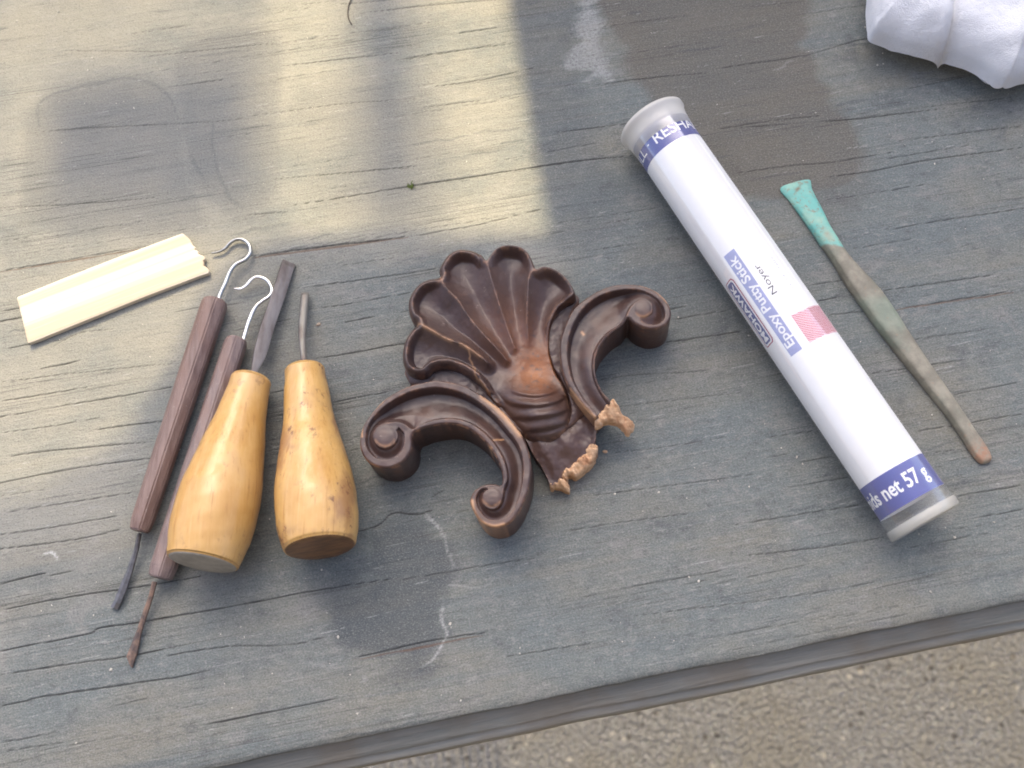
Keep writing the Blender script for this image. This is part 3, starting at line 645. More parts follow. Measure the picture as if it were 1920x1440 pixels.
ridges = [catmull(r, 6) for r in ([(781, 607), (800, 616), (815, 624), (842, 638), (866, 646), (890, 661), (915, 680)], [(824, 517), (836, 541), (858, 563), (872, 584), (895, 613), (930, 650), (950, 672)], [(912, 487), (919, 515), (928, 545), (941, 585), (953, 618), (964, 648)], [(1006, 503), (993, 520), (989, 560), (988, 600), (990, 640)])]
FOC = np.array([1000.0, 700.0])
def shell_parts(U, d):
    r = np.linalg.norm(U - FOC, axis=1)
    dl, _ = dist_poly(U, lobe_edge)
    dr = np.full(len(U), 1e9)
    for k in ridges:
        x, _ = dist_poly(U, k); dr = np.minimum(dr, x)
    ds, _ = dist_poly(U, side_r)
    low = catmull([(829, 687), (849, 689), (871, 698), (893, 713), (911, 733), (930, 752)], 4); d2, _ = dist_poly(U, low)
    return r, dl, dr, ds, d2
def shell_z(U, d):
    r, dl, dr, ds, d2 = shell_parts(U, d)
    upper = sst(20, -40, U[:, 1] - 690 + 0.15 * (U[:, 0] - 1000) * 0)
    drr = np.minimum(np.minimum(dr, ds * 1.0), d2 * 1.1)
    w = np.clip(0.24 * r, 12, 46)
    c = np.clip(drr / w, 0, 1)
    rho = r / (r + dl + 1e-6)
    Dp = 0.0049 * sst(0.22, 0.75, rho)
    flute = Dp * (1 - (1 - c) ** 1.9) * np.where(U[:, 0] < 900, sst(9, 21, dl), sst(4, 20, dl))
    base = 0.0120 + 0.0050 * sst(0.15, 0.95, rho)
    # bulging, rippled foot of the shell
    rr = np.hypot(U[:, 0] - 997, (U[:, 1] - 688))
    foot = sst(735, 790, U[:, 1])
    bul = 0.0052 * sst(0, 50, d) * sst(685, 765, U[:, 1])
    rr = rr + (fbm(U[:, 0] / 70, U[:, 1] / 70, 1) - 0.5) * 10; ph = np.interp(rr, [40, 61, 80, 100, 119, 134, 160], [0, 1, 2, 3, 4, 5, 6])
    saw = ph - np.floor(ph); saw = np.where(saw < 0.72, saw / 0.72, (1 - saw) / 0.28); saw = saw * saw * (3 - 2 * saw)
    rip = (saw - 0.5) * 0.0011 * sst(722, 745, U[:, 1]) * sst(2, 22, d) * sst(915, 985, U[:, 0])
    z = base - flute + bul + rip
    z -= 0.0006 * np.exp(-((U[:, 0] - 1005) ** 2 + (U[:, 1] - 690) ** 2) / 45**2)
    # rounded outer lip
    lipw = np.where(U[:, 0] < 900, 15.0, 6.0); lipw = np.where(U[:, 1] > 735, 16.0, lipw)
    e = np.clip(d / lipw, 0, 1); z -= 0.0042 * (1 - np.sqrt(1 - (1 - e) ** 2)) * np.where(U[:, 1] > 735, 1.4, 1.0)
    z += (fbm(U[:, 0] / 16, U[:, 1] / 16, 3) - 0.5) * 0.0004
    return z
def shell_attr(U, d, z):
    r, dl, dr, ds, d2 = shell_parts(U, d)
    am = np.exp(-(((U[:, 0] - 1003) / 40) ** 2 + ((U[:, 1] - 685) / 46) ** 2)) + 0.22 * np.exp(-(((U[:, 0] - 955) / 60) ** 2 + ((U[:, 1] - 610) / 50) ** 2))
    rim = np.exp(-(np.abs(d - np.where(U[:, 0] < 900, 11, 7)) / 2.6) ** 2)
    nz = fbm(U[:, 0] / 14, U[:, 1] / 14, 3)
    wear = 0.55 * rim * sst(0.35, 0.6, nz) + 0.7 * np.exp(-(dr / 2.2) ** 2) * sst(0.36, 0.6, nz) * sst(70, 130, r) + 0.35 * np.exp(-(d / 3.0) ** 2)
    r1, _ = dist_poly(U, ridges[0][:34]); s1 = np.exp(-(r1 / 3.4) ** 2) * sst(0.25, 0.45, nz)
    ck = catmull([(876, 650), (880, 668), (888, 685), (892, 702), (905, 722), (918, 738)], 5) + RNG.normal(0, 1.2, (26, 2)); c1, _ = dist_poly(U, ck)
    sc = np.clip(s1 * 0.45 + 0.6 * np.exp(-(c1 / 1.5) ** 2), 0, 1)
    return {'amber': np.clip(am, 0, 1), 'wear': np.clip(wear, 0, 1), 'scar': sc}
heightfield('shell', shell_poly, 0.0155, shell_z, MC, orn, 1.25, 0.0, shell_attr)

def scroll(name, outline, ch_out, ch_in, eyes, H, depth, zref, rim_wear, scar_pts, flat_eye=0.0):
    OL = catmull(outline, 5, True); CO = catmull(ch_out, 5); CI = catmull(ch_in, 5)
    CP = np.vstack([CO, CI[::-1]])
    def prof(U):
        dc, _ = sdf(U, CP)
        do, _ = dist_poly(U, CO); di, _ = dist_poly(U, CI)
        t = do / (do + di + 1e-6)
        f = sst(0, 0.12, t) * (1 - 0.50 * sst(0.30, 0.90, t)) * (1 - sst(0.90, 1.0, t))
        width = do + di
        return np.where(dc > 0, f, 0) * depth * np.clip(width / 30, 0.25, 1.0), dc
    def zf(U, d):
        g, dc = prof(U)
        z = H - g
        if flat_eye: z += g * flat_eye * np.exp(-(np.hypot(U[:, 0] - eyes[0][0], U[:, 1] - eyes[0][1]) / 36) ** 4)
        for ex_, ey_, er in eyes:
            rr = np.hypot(U[:, 0] - ex_, U[:, 1] - ey_); z += 0.0005 * np.sqrt(np.clip(1 - (rr / er) ** 2, 0, 1))
        e = np.clip(d / 4.0, 0, 1); z -= 0.0010 * (1 - np.sqrt(1 - (1 - e) ** 2))
        z += (fbm(U[:, 0] / 18, U[:, 1] / 18, 2) - 0.5) * 0.00035
        return z
    def af(U, d, z):
        g, dc = prof(U); nz = fbm(U[:, 0] / 12 + 9, U[:, 1] / 12, 3)
        wear = rim_wear * np.exp(-(d / 2.2) ** 2) * sst(0.35, 0.6, nz) + 0.5 * np.exp(-(np.abs(dc) / 1.8) ** 2) * sst(0.42, 0.65, nz)
        sc = np.zeros(len(U))
        for pts, w in scar_pts:
            q, _ = dist_poly(U, catmull(pts, 5)); sc = np.maximum(sc, np.exp(-(q / w) ** 2) * sst(0.25, 0.48, nz + 0.12))
        for ex_, ey_, er in eyes:
            rr = np.hypot(U[:, 0] - ex_, U[:, 1] - ey_); sc = np.maximum(sc, 0.55 * np.exp(-((rr - er * 0.95) / 2.2) ** 2) * sst(2, 12, U[:, 1] - ey_) * sst(0.2, 0.5, nz))
        am = 0.07 * sst(0.4, 0.7, fbm(U[:, 0] / 25, U[:, 1] / 25, 2))
        return {'amber': am, 'wear': np.clip(wear, 0, 1), 'scar': np.clip(sc, 0, 1)}
    return heightfield(name, OL, zref, zf, MC, orn, 1.25, 0.0, af, 0.0, 4)

outA = [(778, 811), (773, 820), (773, 835), (769, 851), (756, 867), (736, 877), (716, 878), (696, 870), (682, 856), (675, 834), (678, 811), (685, 793), (698, 775), (715, 756), (733, 742), (753, 731), (775, 722), (798, 717), (820, 714), (844, 717), (869, 723), (889, 733), (907, 745), (927, 759), (947, 776), (962, 794), (976, 812), (986, 831), (993, 853), (996, 873), (995, 896), (991, 918), (984, 938), (975, 958), (959, 979), (942, 988), (924, 990), (907, 983), (893, 967), (884, 951), (882, 938), (887, 924), (894, 917), (904, 911), (916, 908), (929, 908), (937, 911), (942, 904), (942, 892), (940, 880), (934, 865), (925, 849), (912, 832), (895, 816), (876, 804), (856, 797), (836, 796), (815, 799), (798, 803), (786, 808)]
chA_o = [(748, 803), (757, 812), (759, 826), (757, 840), (748, 853), (734, 862), (718, 864), (703, 858), (691, 845), (686, 830), (687, 813), (692, 798), (702, 782), (717, 767), (736, 753), (757, 741), (780, 732), (803, 728), (822, 727), (843, 730), (866, 737), (886, 747), (903, 758), (921, 773), (937, 789), (950, 805), (965, 823), (975, 840), (981, 862), (982, 884), (980, 907), (975, 927), (968, 948), (957, 964), (943, 974), (926, 977), (911, 971), (900, 958), (894, 945), (893, 933), (898, 923), (906, 917), (914, 917)]
chA_i = [(744, 808), (747, 818), (743, 829), (735, 837), (724, 841), (713, 839), (705, 832), (701, 821), (703, 810), (710, 801), (722, 796), (735, 793), (748, 793), (760, 797), (769, 804), (776, 806), (786, 800), (797, 795), (814, 790), (836, 787), (858, 788), (881, 795), (903, 809), (921, 826), (935, 845), (944, 863), (949, 880), (951, 898), (947, 912), (944, 920), (942, 934), (938, 946), (930, 954), (919, 955), (909, 949), (905, 939), (906, 929), (910, 922), (916, 919)]
scroll('scroll', outA, chA_o, chA_i, [(723, 819, 20), (923, 933, 18)], 0.0195, 0.0046, 0.0185, 1.0,
       [([(906, 746), (925, 760), (945, 780), (962, 800), (975, 815)], 6.0), ([(925, 823), (936, 821), (942, 819)], 1.6), ([(914, 838), (922, 841)], 1.8), ([(886, 940), (890, 962), (904, 979), (925, 987), (945, 984)], 3.0), ([(704, 765), (716, 755)], 3.5), ([(680, 820), (679, 800)], 2.0)])
outB = [(1117, 786), (1102, 771), (1087, 755), (1075, 738), (1063, 720), (1054, 695), (1050, 667), (1051, 640), (1057, 618), (1065, 598), (1075, 581), (1089, 567), (1104, 557), (1119, 548), (1136, 540), (1156, 535), (1180, 534), (1204, 537), (1226, 545), (1244, 559), (1255, 575), (1258, 593), (1251, 608), (1236, 617), (1216, 619), (1198, 613), (1186, 605), (1177, 598), (1166, 611), (1150, 621), (1134, 637), (1122, 655), (1116, 676), (1116, 698), (1122, 720), (1132, 738), (1145, 754), (1132, 768)]
chB_o = [(1124, 784), (1110, 768), (1097, 754), (1086, 738), (1074, 717), (1067, 695), (1063, 667), (1065, 640), (1071, 617), (1080, 597), (1092, 580), (1106, 567), (1122, 557), (1140, 550), (1158, 546), (1178, 544), (1200, 546), (1222, 555), (1238, 568), (1246, 583), (1246, 597), (1239, 607), (1226, 611), (1212, 609), (1202, 604)]
chB_i = [(1142, 760), (1133, 747), (1127, 737), (1118, 719), (1111, 698), (1111, 676), (1118, 655), (1130, 636), (1147, 620), (1163, 609), (1172, 598), (1178, 587), (1184, 576), (1194, 567), (1206, 563), (1218, 567), (1223, 577), (1221, 588), (1212, 595), (1200, 596)]
chB_i = [(1143, 757), (1137, 749), (1129, 737), (1120, 719), (1114, 698), (1114, 676), (1120, 655), (1132, 637), (1148, 622), (1163, 611), (1173, 598), (1178, 587), (1184, 576), (1194, 567), (1206, 563), (1218, 567), (1223, 577), (1221, 588), (1212, 595), (1200, 597)]
scroll('scroll', outB, chB_o, chB_i, [(1205, 581, 15)], 0.0190, 0.0040, 0.0180, 0.7,
       [([(1068, 730), (1085, 752), (1100, 768), (1116, 784)], 2.6), ([(1091, 617), (1094, 621)], 2.6), ([(1200, 536), (1226, 545), (1250, 568)], 2.0)], 0.55)
# backing between the shell and the scrolls
def back_z(U, d): return 0.0112 - 0.0055 * sst(2, 12, sdf(U, shell_poly)[0]) + (fbm(U[:, 0] / 10, U[:, 1] / 10, 3) - 0.5) * 0.0006 - 0.0012 * np.exp(-d / 6)
def plain_attr(U, d, z): return {'amber': 0.03 * np.ones(len(U)), 'wear': 0.35 * np.exp(-(d / 3) ** 2), 'scar': np.zeros(len(U))}
heightfield('backing', catmull([(762, 690), (764, 712), (780, 726), (840, 735), (910, 770), (960, 810), (1040, 815), (1095, 775), (1072, 735), (1062, 690), (1060, 640), (1072, 590), (1086, 566), (1076, 553), (1040, 560), (1000, 620), (900, 660), (800, 670)], 4, True), 0.0095, back_z, MC, orn, 1.6, 0.0, plain_attr)
# broken-off stem between the scrolls
def stub_z(U, d): return 0.0090 + 0.0012 * sst(0, 40, d) - 0.0004 * np.cos((U[:, 0] * 0.82 - U[:, 1] * 0.57) / 7.5) * sst(4, 20, d) - 0.0025 * sst(820, 910, U[:, 1]) + (fbm(U[:, 0] / 22, U[:, 1] / 22, 3) - 0.5) * 0.0012
heightfield('stem', catmull([(975, 800), (988, 826), (1000, 851), (1013, 869), (1024, 889), (1032, 905), (1044, 900), (1053, 890), (1056, 878), (1068, 874), (1082, 864), (1095, 853), (1104, 840), (1114, 832), (1118, 806), (1112, 785), (1085, 765), (1040, 780)], 4, True), 0.0100, stub_z, MC, orn, 1.4, 0.0, plain_attr)
def raw_z(zt, tilt, amp):
    def f(U, d):
        q = (U - U.mean(0)) @ tilt
        return np.maximum(zt + q + (fbm((U[:, 0] * 0.5 + U[:, 1] * 0.86) / 22, (U[:, 0] * 0.86 - U[:, 1] * 0.5) / 7, 3) - 0.5) * amp * 0.6 - 0.0015 * np.exp(-d / 2.5), 0.001)
    return f
def jag(poly, n=3, amp=1.6):
    P = catmull(poly, n, True); return P + RNG.normal(0, amp, P.shape)
heightfield('broken_end', jag([(1116, 786), (1131, 770), (1142, 757), (1150, 752), (1160, 762), (1167, 774), (1180, 779), (1190, 785), (1191, 793), (1182, 808), (1173, 808), (1166, 798), (1153, 791), (1136, 791), (1125, 799), (1117, 801)], 3, 0.8), 0.0150, raw_z(0.0150, np.array([-0.00009, -0.00009]), 0.005), MR, orn, 1.2, lambda U: np.clip(0.011 - 0.00005 * (U[:, 0] - 1130), 0.006, 0.012))
heightfield('broken_end', jag([(1052, 884), (1058, 874), (1067, 872), (1080, 862), (1093, 850), (1101, 838), (1113, 830), (1122, 837), (1119, 850), (1110, 866), (1094, 880), (1080, 890), (1071, 885), (1064, 888), (1062, 896), (1053, 892)], 3, 0.9), 0.0095, raw_z(0.0088, np.array([0.0, -0.00006]), 0.005), MR, orn, 1.2)
heightfield('broken_end', jag([(1030, 903), (1042, 900), (1052, 895), (1060, 899), (1069, 912), (1064, 918), (1050, 911), (1040, 910), (1033, 914)], 3, 0.8), 0.0075, raw_z(0.0070, np.array([0.0, -0.00008]), 0.004), MR, orn, 1.2)

# ------------------------------------------------------------------ putty tube
RT = 0.0118
a0 = unproj((1222, 229), RT); a1 = unproj((1736, 981), RT)
ax = (a1 - a0); TL = np.linalg.norm(ax); ax /= TL
eu = np.array([0, 0, 1.0]); es = np.cross(ax, eu)
if es @ right < 0: es = -es
def s_of(px): return (unproj(px, RT) - a0) @ ax
def cyl_hit(p, r):
    p = np.asarray(p, float); c = np.array([p[0] - 960, p[1] - 720, F]) @ R.T; c /= np.linalg.norm(c); o = np.array([0, 0, CAM_H]) - a0
    cp = c - c @ ax * ax; op = o - o @ ax * ax
    A_, B_, C_ = cp @ cp, 2 * cp @ op, op @ op - r * r; D_ = B_ * B_ - 4 * A_ * C_
    t = (-B_ - math.sqrt(max(D_, 0))) / (2 * A_); w = o + t * c; q = w - w @ ax * ax
    return w @ ax, math.atan2(q @ es, q @ eu)
def cpt(s, ph, r): return a0 + ax * s + r * (math.cos(ph) * eu + math.sin(ph) * es)
def cyl_patch(name, s0, s1, p0, p1, r, mat, parent, ns=2, npn=64):
    V = [cpt(s0 + (s1 - s0) * i / ns, p0 + (p1 - p0) * k / npn, r) for i in range(ns + 1) for k in range(npn + 1)]
    w = npn + 1
    Fc = [(i * w + k, i * w + k + 1, (i + 1) * w + k + 1, (i + 1) * w + k) for i in range(ns) for k in range(npn)]
    return new_mesh(name, V, Fc, mat, parent, True)
tube = thing('putty_tube', 'clear plastic tube with white and blue paper label lying on the boards', 'tube', np.array([*(a0 + ax * TL / 2)[:2], 0]))
MCL = m_clear(); MMK = m_milky()
MW = m_plain('white_label_paper', (0.90, 0.90, 0.90), 0.6, 0, 0.02, 300, bump=0)
MB = m_plain('label_blue_ink', (0.035, 0.050, 0.30), 0.45, 0, 0.1, 300, bump=0)
MB2 = m_plain('label_pale_blue_ink', (0.34, 0.37, 0.62), 0.5, 0, 0.1, 300, bump=0)
MB3 = m_plain('badge_blue_ink', (0.11, 0.12, 0.32), 0.5, 0, 0.1, 300, bump=0)
MRD = m_plain('badge_red_ink', (0.45, 0.12, 0.20), 0.5, 0, 0.1, 300, bump=0)
MPK = m_plain('hatch_pink_ink', (0.50, 0.06, 0.12), 0.5, 0, 0.1, 300, bump=0)
MK = m_plain('black_ink', (0.06, 0.06, 0.07), 0.5, 0, 0.1, 300, bump=0)
MGY = m_plain('faint_grey_ink', (0.42, 0.42, 0.50), 0.5, 0, 0.1, 300, bump=0)
rl = RT - 0.0004
sTop = s_of((1236, 252)); sW0 = s_of((1264, 293)); sW1 = s_of((1671, 885)); sB1 = s_of((1708, 944))
body = lathe('tube_wall', a0, a1, [(0.004, RT), (0.03, RT), (TL / 2, RT), (TL - 0.002, RT), (TL - 0.0008, RT * 0.985), (TL - 0.0005, RT - 0.0012), (TL - 0.004, RT - 0.0006)], MCL, tube, 72, 0, False, False)
stick = lathe('putty_stick', a0, a1, [(sW0 + 0.004, 0.0002), (sW0 + 0.004, 0.0094), (sW1, 0.0094), (sW1, 0.0002)], m_plain('beige_putty', (0.5, 0.38, 0.26), 0.7), tube, 40)
lab = cyl_patch('label', sTop, sB1, -math.pi, math.pi, rl, MW, tube, 8, 96)
def sub(o): o.parent = lab; return o
def patch(name, s0, s1, p0, p1, dr, mat, npn=32): 
    o = cyl_patch(name, s0, s1, p0, p1, rl + dr, mat, tube, 4, npn); return sub(o)
patch('blue_band', sTop, sW0, -math.pi, math.pi, 0.00004, MB, 96)
patch('blue_band', sW1, sB1, -math.pi, math.pi, 0.00004, MB, 96)
def text_mesh(txt, size, bold=0.0):
    cu = bpy.data.curves.new('txt', 'FONT'); cu.body = txt; cu.size = size; cu.offset = bold; cu.resolution_u = 4; cu.align_x = 'LEFT'
    ob = bpy.data.objects.new('txt', cu); COL.objects.link(ob)
    dg = bpy.context.evaluated_depsgraph_get(); dg.update()
    me = bpy.data.meshes.new_from_object(ob.evaluated_get(dg)); bpy.data.objects.remove(ob); bpy.data.curves.remove(cu)
    b = bmesh.new(); b.from_mesh(me); bpy.data.meshes.remove(me)
    bmesh.ops.triangulate(b, faces=b.faces[:]); bmesh.ops.subdivide_edges(b, edges=[e for e in b.edges if e.calc_length() > size * 0.12], cuts=2)
    bmesh.ops.triangulate(b, faces=b.faces[:])
    v = np.array([x.co[:] for x in b.verts]); b.verts.index_update(); f = [[y.index for y in x.verts] for x in b.faces]; b.free()
    return v, f
def text_on(name, txt, mode, s0, p0, length, height, mat, dr, bold=0.0):
    v, f = text_mesh(txt, 1.0, bold)
    v[:, 0] -= v[:, 0].min(); v[:, 0] *= length / v[:, 0].max()
    caps = v[:, 1].max(); v[:, 1] *= height / caps
    r = rl + dr
    if mode == 'axial': W = [cpt(s0 - x, p0 - y / r, r) for x, y, _ in v]
    else: W = [cpt(s0 - y, p0 + x / r, r) for x, y, _ in v]
    return sub(new_mesh(name, W, f, mat, tube, False))
# printed strip
s_a, p_a = cyl_hit((1494, 661), rl); s_b, p_b = cyl_hit((1368, 472), rl)
s_lo, p_l = cyl_hit((1483, 668), rl); _, p_r = cyl_hit((1505, 655), rl)
patch('printed_strip', s_a, s_b, p_l, p_r, 0.00004, MB2)
hh = (p_r - p_l) * rl
text_on('lettering', 'Epoxy Putty Stick', 'axial', s_a - 0.0028, p_r - 0.22 * (p_r - p_l), (s_a - s_b) - 0.0050, hh * 0.72, MW, 0.00009, 0.02)
# badge
sm0, pm1 = cyl_hit((1441, 643), rl); sm1, _ = cyl_hit((1370, 529), rl)
_, pe = cyl_hit((1408, 580), rl); pw = 0.0040 / rl
def rrect(name, s0, s1, p0, p1, rad, dr, mat):
    pts = []
    W_ = (s1 - s0); Hh = (p1 - p0) * rl
    for cx, cy, a0_ in ((s1 - rad, Hh - rad, 0), (s0 + rad, Hh - rad, 90), (s0 + rad, rad, 180), (s1 - rad, rad, 270)):
        for k in range(7): a = math.radians(a0_ + 15 * k); pts.append((cx + rad * math.cos(a), cy + rad * math.sin(a)))
    rows = 10; V = []; N_ = 40
    # grid fill so it follows the curve
    for jx in range(rows + 1):
        y = Hh * jx / rows
        off = 0.0
        if y < rad: off = rad - math.sqrt(max(rad**2 - (rad - y)**2, 0))
        if y > Hh - rad: off = rad - math.sqrt(max(rad**2 - (y - Hh + rad)**2, 0))
        for k in range(N_ + 1): V.append(cpt(s0 + off + (W_ - 2 * off) * k / N_, p0 + y / rl, rl + dr))
    Fc = [(j * (N_ + 1) + k, j * (N_ + 1) + k + 1, (j + 1) * (N_ + 1) + k + 1, (j + 1) * (N_ + 1) + k) for j in range(rows) for k in range(N_)]
    return sub(new_mesh(name, V, Fc, mat, tube, True))
gp = 0.0006
rrect('badge_border', sm1 - gp * 1.6, sm0 + gp * 1.6, pe - pw - 1.6 * gp / rl, pe + 1.6 * gp / rl, 0.0012, 0.00004, MRD)
rrect('badge_border', sm1 - gp * 0.9, sm0 + gp * 0.9, pe - pw - 0.9 * gp / rl, pe + 0.9 * gp / rl, 0.0010, 0.00007, MW)
rrect('badge', sm1, sm0, pe - pw, pe, 0.0008, 0.00010, MB3)
text_on('lettering', 'MOHAWK', 'axial', sm0 - 0.0008, pe - 0.0008 / rl, (sm0 - sm1) - 0.0016, 0.0025, MW, 0.00015, 0.03)
# colour name and code
sn0, pn = cyl_hit((1457, 548), rl); sn1, _ = cyl_hit((1424, 493), rl)
text_on('lettering', 'Noyer', 'axial', sn0, pn + 0.02, (sn0 - sn1), 0.0021, MK, 0.00005, 0.005)
sc0, pc = cyl_hit((1488, 540), rl); sc1, _ = cyl_hit((1449, 481), rl)
text_on('lettering', 'M714 - 1209', 'axial', sc0, pc, (sc0 - sc1), 0.0011, MGY, 0.00005)
# hatched colour swatch
sh0, ph0 = cyl_hit((1483, 592), rl); sh1, _ = cyl_hit((1513, 647), rl); _, ph1 = cyl_hit((1532, 574), rl); ph1 = ph0 + 1.25
hv, hf = [], []
NS = 17; sl = 1.7
for k in range(-12, NS):
    t0 = k / NS
    prev = None
    for q in range(13):
        x = q / 12; tc = t0 + x * 0.45; tw = 0.024
        if tc < 0 or tc + tw > 1: prev = None; continue
        b_ = len(hv)
        for tt in (tc, tc + tw): hv.append(cpt(sh0 + (sh1 - sh0) * tt, ph0 + (ph1 - ph0) * x, rl + 0.00008))
        if prev is not None: hf.append((prev, b_, b_ + 1, prev + 1))
        prev = b_
patch('colour_swatch', sh0, sh1, ph0, ph1, 0.00004, m_plain('swatch_pink', (0.80, 0.52, 0.57), 0.5, 0, 0.05, 300, bump=0))
sub(new_mesh('hatching', hv, hf, MPK, tube, False))
# lettering on the bands
sbt, pbt = cyl_hit((1231, 270), rl)
sb, pb = cyl_hit((1238, 262), rl)
bandw = sW0 - sTop
_, q1 = cyl_hit((1230, 268), rl); _, q2 = cyl_hit((1296, 247), rl); wR = (q2 - q1) * rl * 7 / 5 * 1.22
text_on('lettering', 'RESHAPE', 'circ', sTop + bandw * 0.72, q1, wR, bandw * 0.40, MW, 0.00009, 0.008)
_, q3 = cyl_hit((1221, 280), rl); text_on('lettering', '\u2022', 'circ', sTop + bandw * 0.60, q3 - 0.05, 0.0010, 0.0010, MW, 0.00009)
_, q4 = cyl_hit((1216, 291), rl); text_on('lettering', 'FILL', 'circ', sTop + bandw * 0.72, q4 - wR * 0.42 / rl, wR * 0.42, bandw * 0.42, MW, 0.00009, 0.0)
bw = sB1 - sW1
_, p1d = cyl_hit((1637, 938), rl); _, p1g = cyl_hit((1746, 885), rl)
wid = (p1g - p1d) * rl
text_on('lettering', 'poids net 57 g', 'circ', sW1 + bw * 0.66, p1d - wid * 0.33 / rl, wid * 1.25, bw * 0.42, MW, 0.00009, 0.02)
# flared stopper and the plug at the other end
cap = lathe('stopper', a0, a1, [(sTop + 0.004, 0.0098), (sTop + 0.0042, RT - 0.0002), (sTop - 0.0006, RT + 0.0001), (0.0040, RT + 0.0003), (0.0018, RT + 0.0008), (0.0012, RT + 0.0013), (0.0000, RT + 0.0013), (-0.0005, RT + 0.0008), (-0.0005, RT - 0.0020), (0.0012, RT - 0.0032), (0.0012, 0.0001)], MMK, tube, 72, 0, False, False, False)
plug = lathe('end_plug', a0, a1, [(TL - 0.0030, RT - 0.0014), (TL - 0.0030, 0.0001)], m_milky('clear_plug', 0.82), tube, 64, 0, False, False, False)
plug2 = lathe('end_rim', a0, a1, [(TL - 0.0032, RT + 0.00015), (TL - 0.0028, RT + 0.0004), (TL - 0.0004, RT + 0.0004), (TL, RT), (TL, RT - 0.0014), (TL - 0.003, RT - 0.0016)], m_milky('clear_rim', 0.72), tube, 72, 0, False, False, False)

# ------------------------------------------------------------------ boxwood-handled chisels
MST = m_plain('dark_tool_steel', (0.20, 0.185, 0.175), 0.42, 0.5, 0.45, 180, (1, 0.3, 1), (0.11, 0.09, 0.08), 0.25)
MST2 = m_plain('grey_worn_steel', (0.20, 0.195, 0.175), 0.5, 0.4, 0.4, 160, (1, 0.3, 1), (0.11, 0.085, 0.07), 0.25)
def handle(parent, ptop, pbut, prof_px, ztop, zbut, mat, mbutt):
    A_ = unproj(ptop, ztop); B_ = unproj(pbut, zbut); L = np.linalg.norm(B_ - A_)
    S, Rr = zip(*prof_px); ss = np.linspace(0, 1, 46)
    pr = catmull(np.array(prof_px, float), 9)
    prof = []
    for s_, r_ in pr:
        pxy = np.array(ptop) + (np.array(pbut) - np.array(ptop)) * s_
        prof.append((s_ * L, r_ / ppm(pxy, ztop + (zbut - ztop) * s_)))
    rb = prof[-1][1]; r0 = prof[0][1]
    prof = [(0.0, r0 * 0.86), (0.0004, r0 * 0.95), (0.0012, r0)] + prof[2:-1] + [(L - 0.0006, rb), (L, rb * 0.975)]
    o = lathe('handle', A_, B_, prof, mat, parent, 64, 0.006)
    a_ = (B_ - A_) / L
    bt = lathe('butt', A_, B_, [(L - 0.0002, rb * 0.955), (L + 0.00025, rb * 0.94), (L + 0.00045, rb * 0.90), (L + 0.0005, rb * 0.6), (L + 0.0005, 0.0001)], mbutt, parent, 64, 0.006, False, False, False)
    bt.parent = o
    return A_, B_
chis = thing('palm_chisel', 'yellow varnished wooden handle with grey butt and dark flat chisel blade', 'chisel', unproj((420, 900)), 'carving tools with wooden handles')
hA, hB = handle(chis, (472, 708), (380, 1054), [(0, 37.5), (0.07, 39), (0.14, 42), (0.24, 47.5), (0.34, 55), (0.45, 63), (0.55, 70), (0.66, 76), (0.76, 78), (0.86, 76), (0.94, 71.5), (1, 66.5)], 0.0088, 0.0168, m_boxwood(0.0, 0.35), m_plain('grey_butt', (0.36, 0.34, 0.29), 0.55, 0, 0.2, 300))
pts = [unproj((474, 716), 0.0085), unproj((477, 694), 0.0080), unproj((484, 674), 0.0072), unproj((490, 652), 0.0060), unproj((502, 610), 0.0048), unproj((521, 556), 0.0034), unproj((536, 508), 0.0022), unproj((542, 492), 0.0018)]
k1 = 1 / ppm((510, 580))
sweep('blade', catmull(pts, 6), np.interp(np.linspace(0, 1, 43), [0, .12, .3, .42, .9, 1], np.array([5.5, 5, 6, 8, 6, 3]) * k1), np.interp(np.linspace(0, 1, 43), [0, .12, .3, .42, 1], np.array([6.0, 5.5, 11, 12.5, 13]) * k1), MST, chis, 4 * 4, math.radians(28), False, True)
gou = thing('palm_gouge', 'mottled yellow wooden handle with brown butt and slim grey blade', 'gouge', unproj((590, 880)), 'carving tools with wooden handles')
handle(gou, (571, 690), (600, 1026), [(0, 37), (0.07, 38.5), (0.15, 42), (0.27, 46), (0.36, 51), (0.45, 58.5), (0.57, 67.5), (0.71, 75.5), (0.82, 77), (0.91, 74.5), (1, 68)], 0.0088, 0.0170, m_boxwood(0.7, 1.0), m_plain('brown_butt', (0.20, 0.105, 0.045), 0.4, 0, 0.45, 160, (1, 1, 3)))
pts = [unproj((571, 700), 0.0086), unproj((570, 676), 0.0078), unproj((567, 640), 0.0066), unproj((568, 600), 0.0048), unproj((571, 565), 0.0030), unproj((572, 549), 0.0022)]
sweep('blade', catmull(pts, 6), np.array([4.5] * 24 + [4] * 5 + [2.0, 1.2]) * k1, np.interp(np.linspace(0, 1, 31), [0, .3, .6, 1], np.array([5, 6.5, 8, 7.5]) * k1), MST2, gou, 12, math.radians(8), True, False)

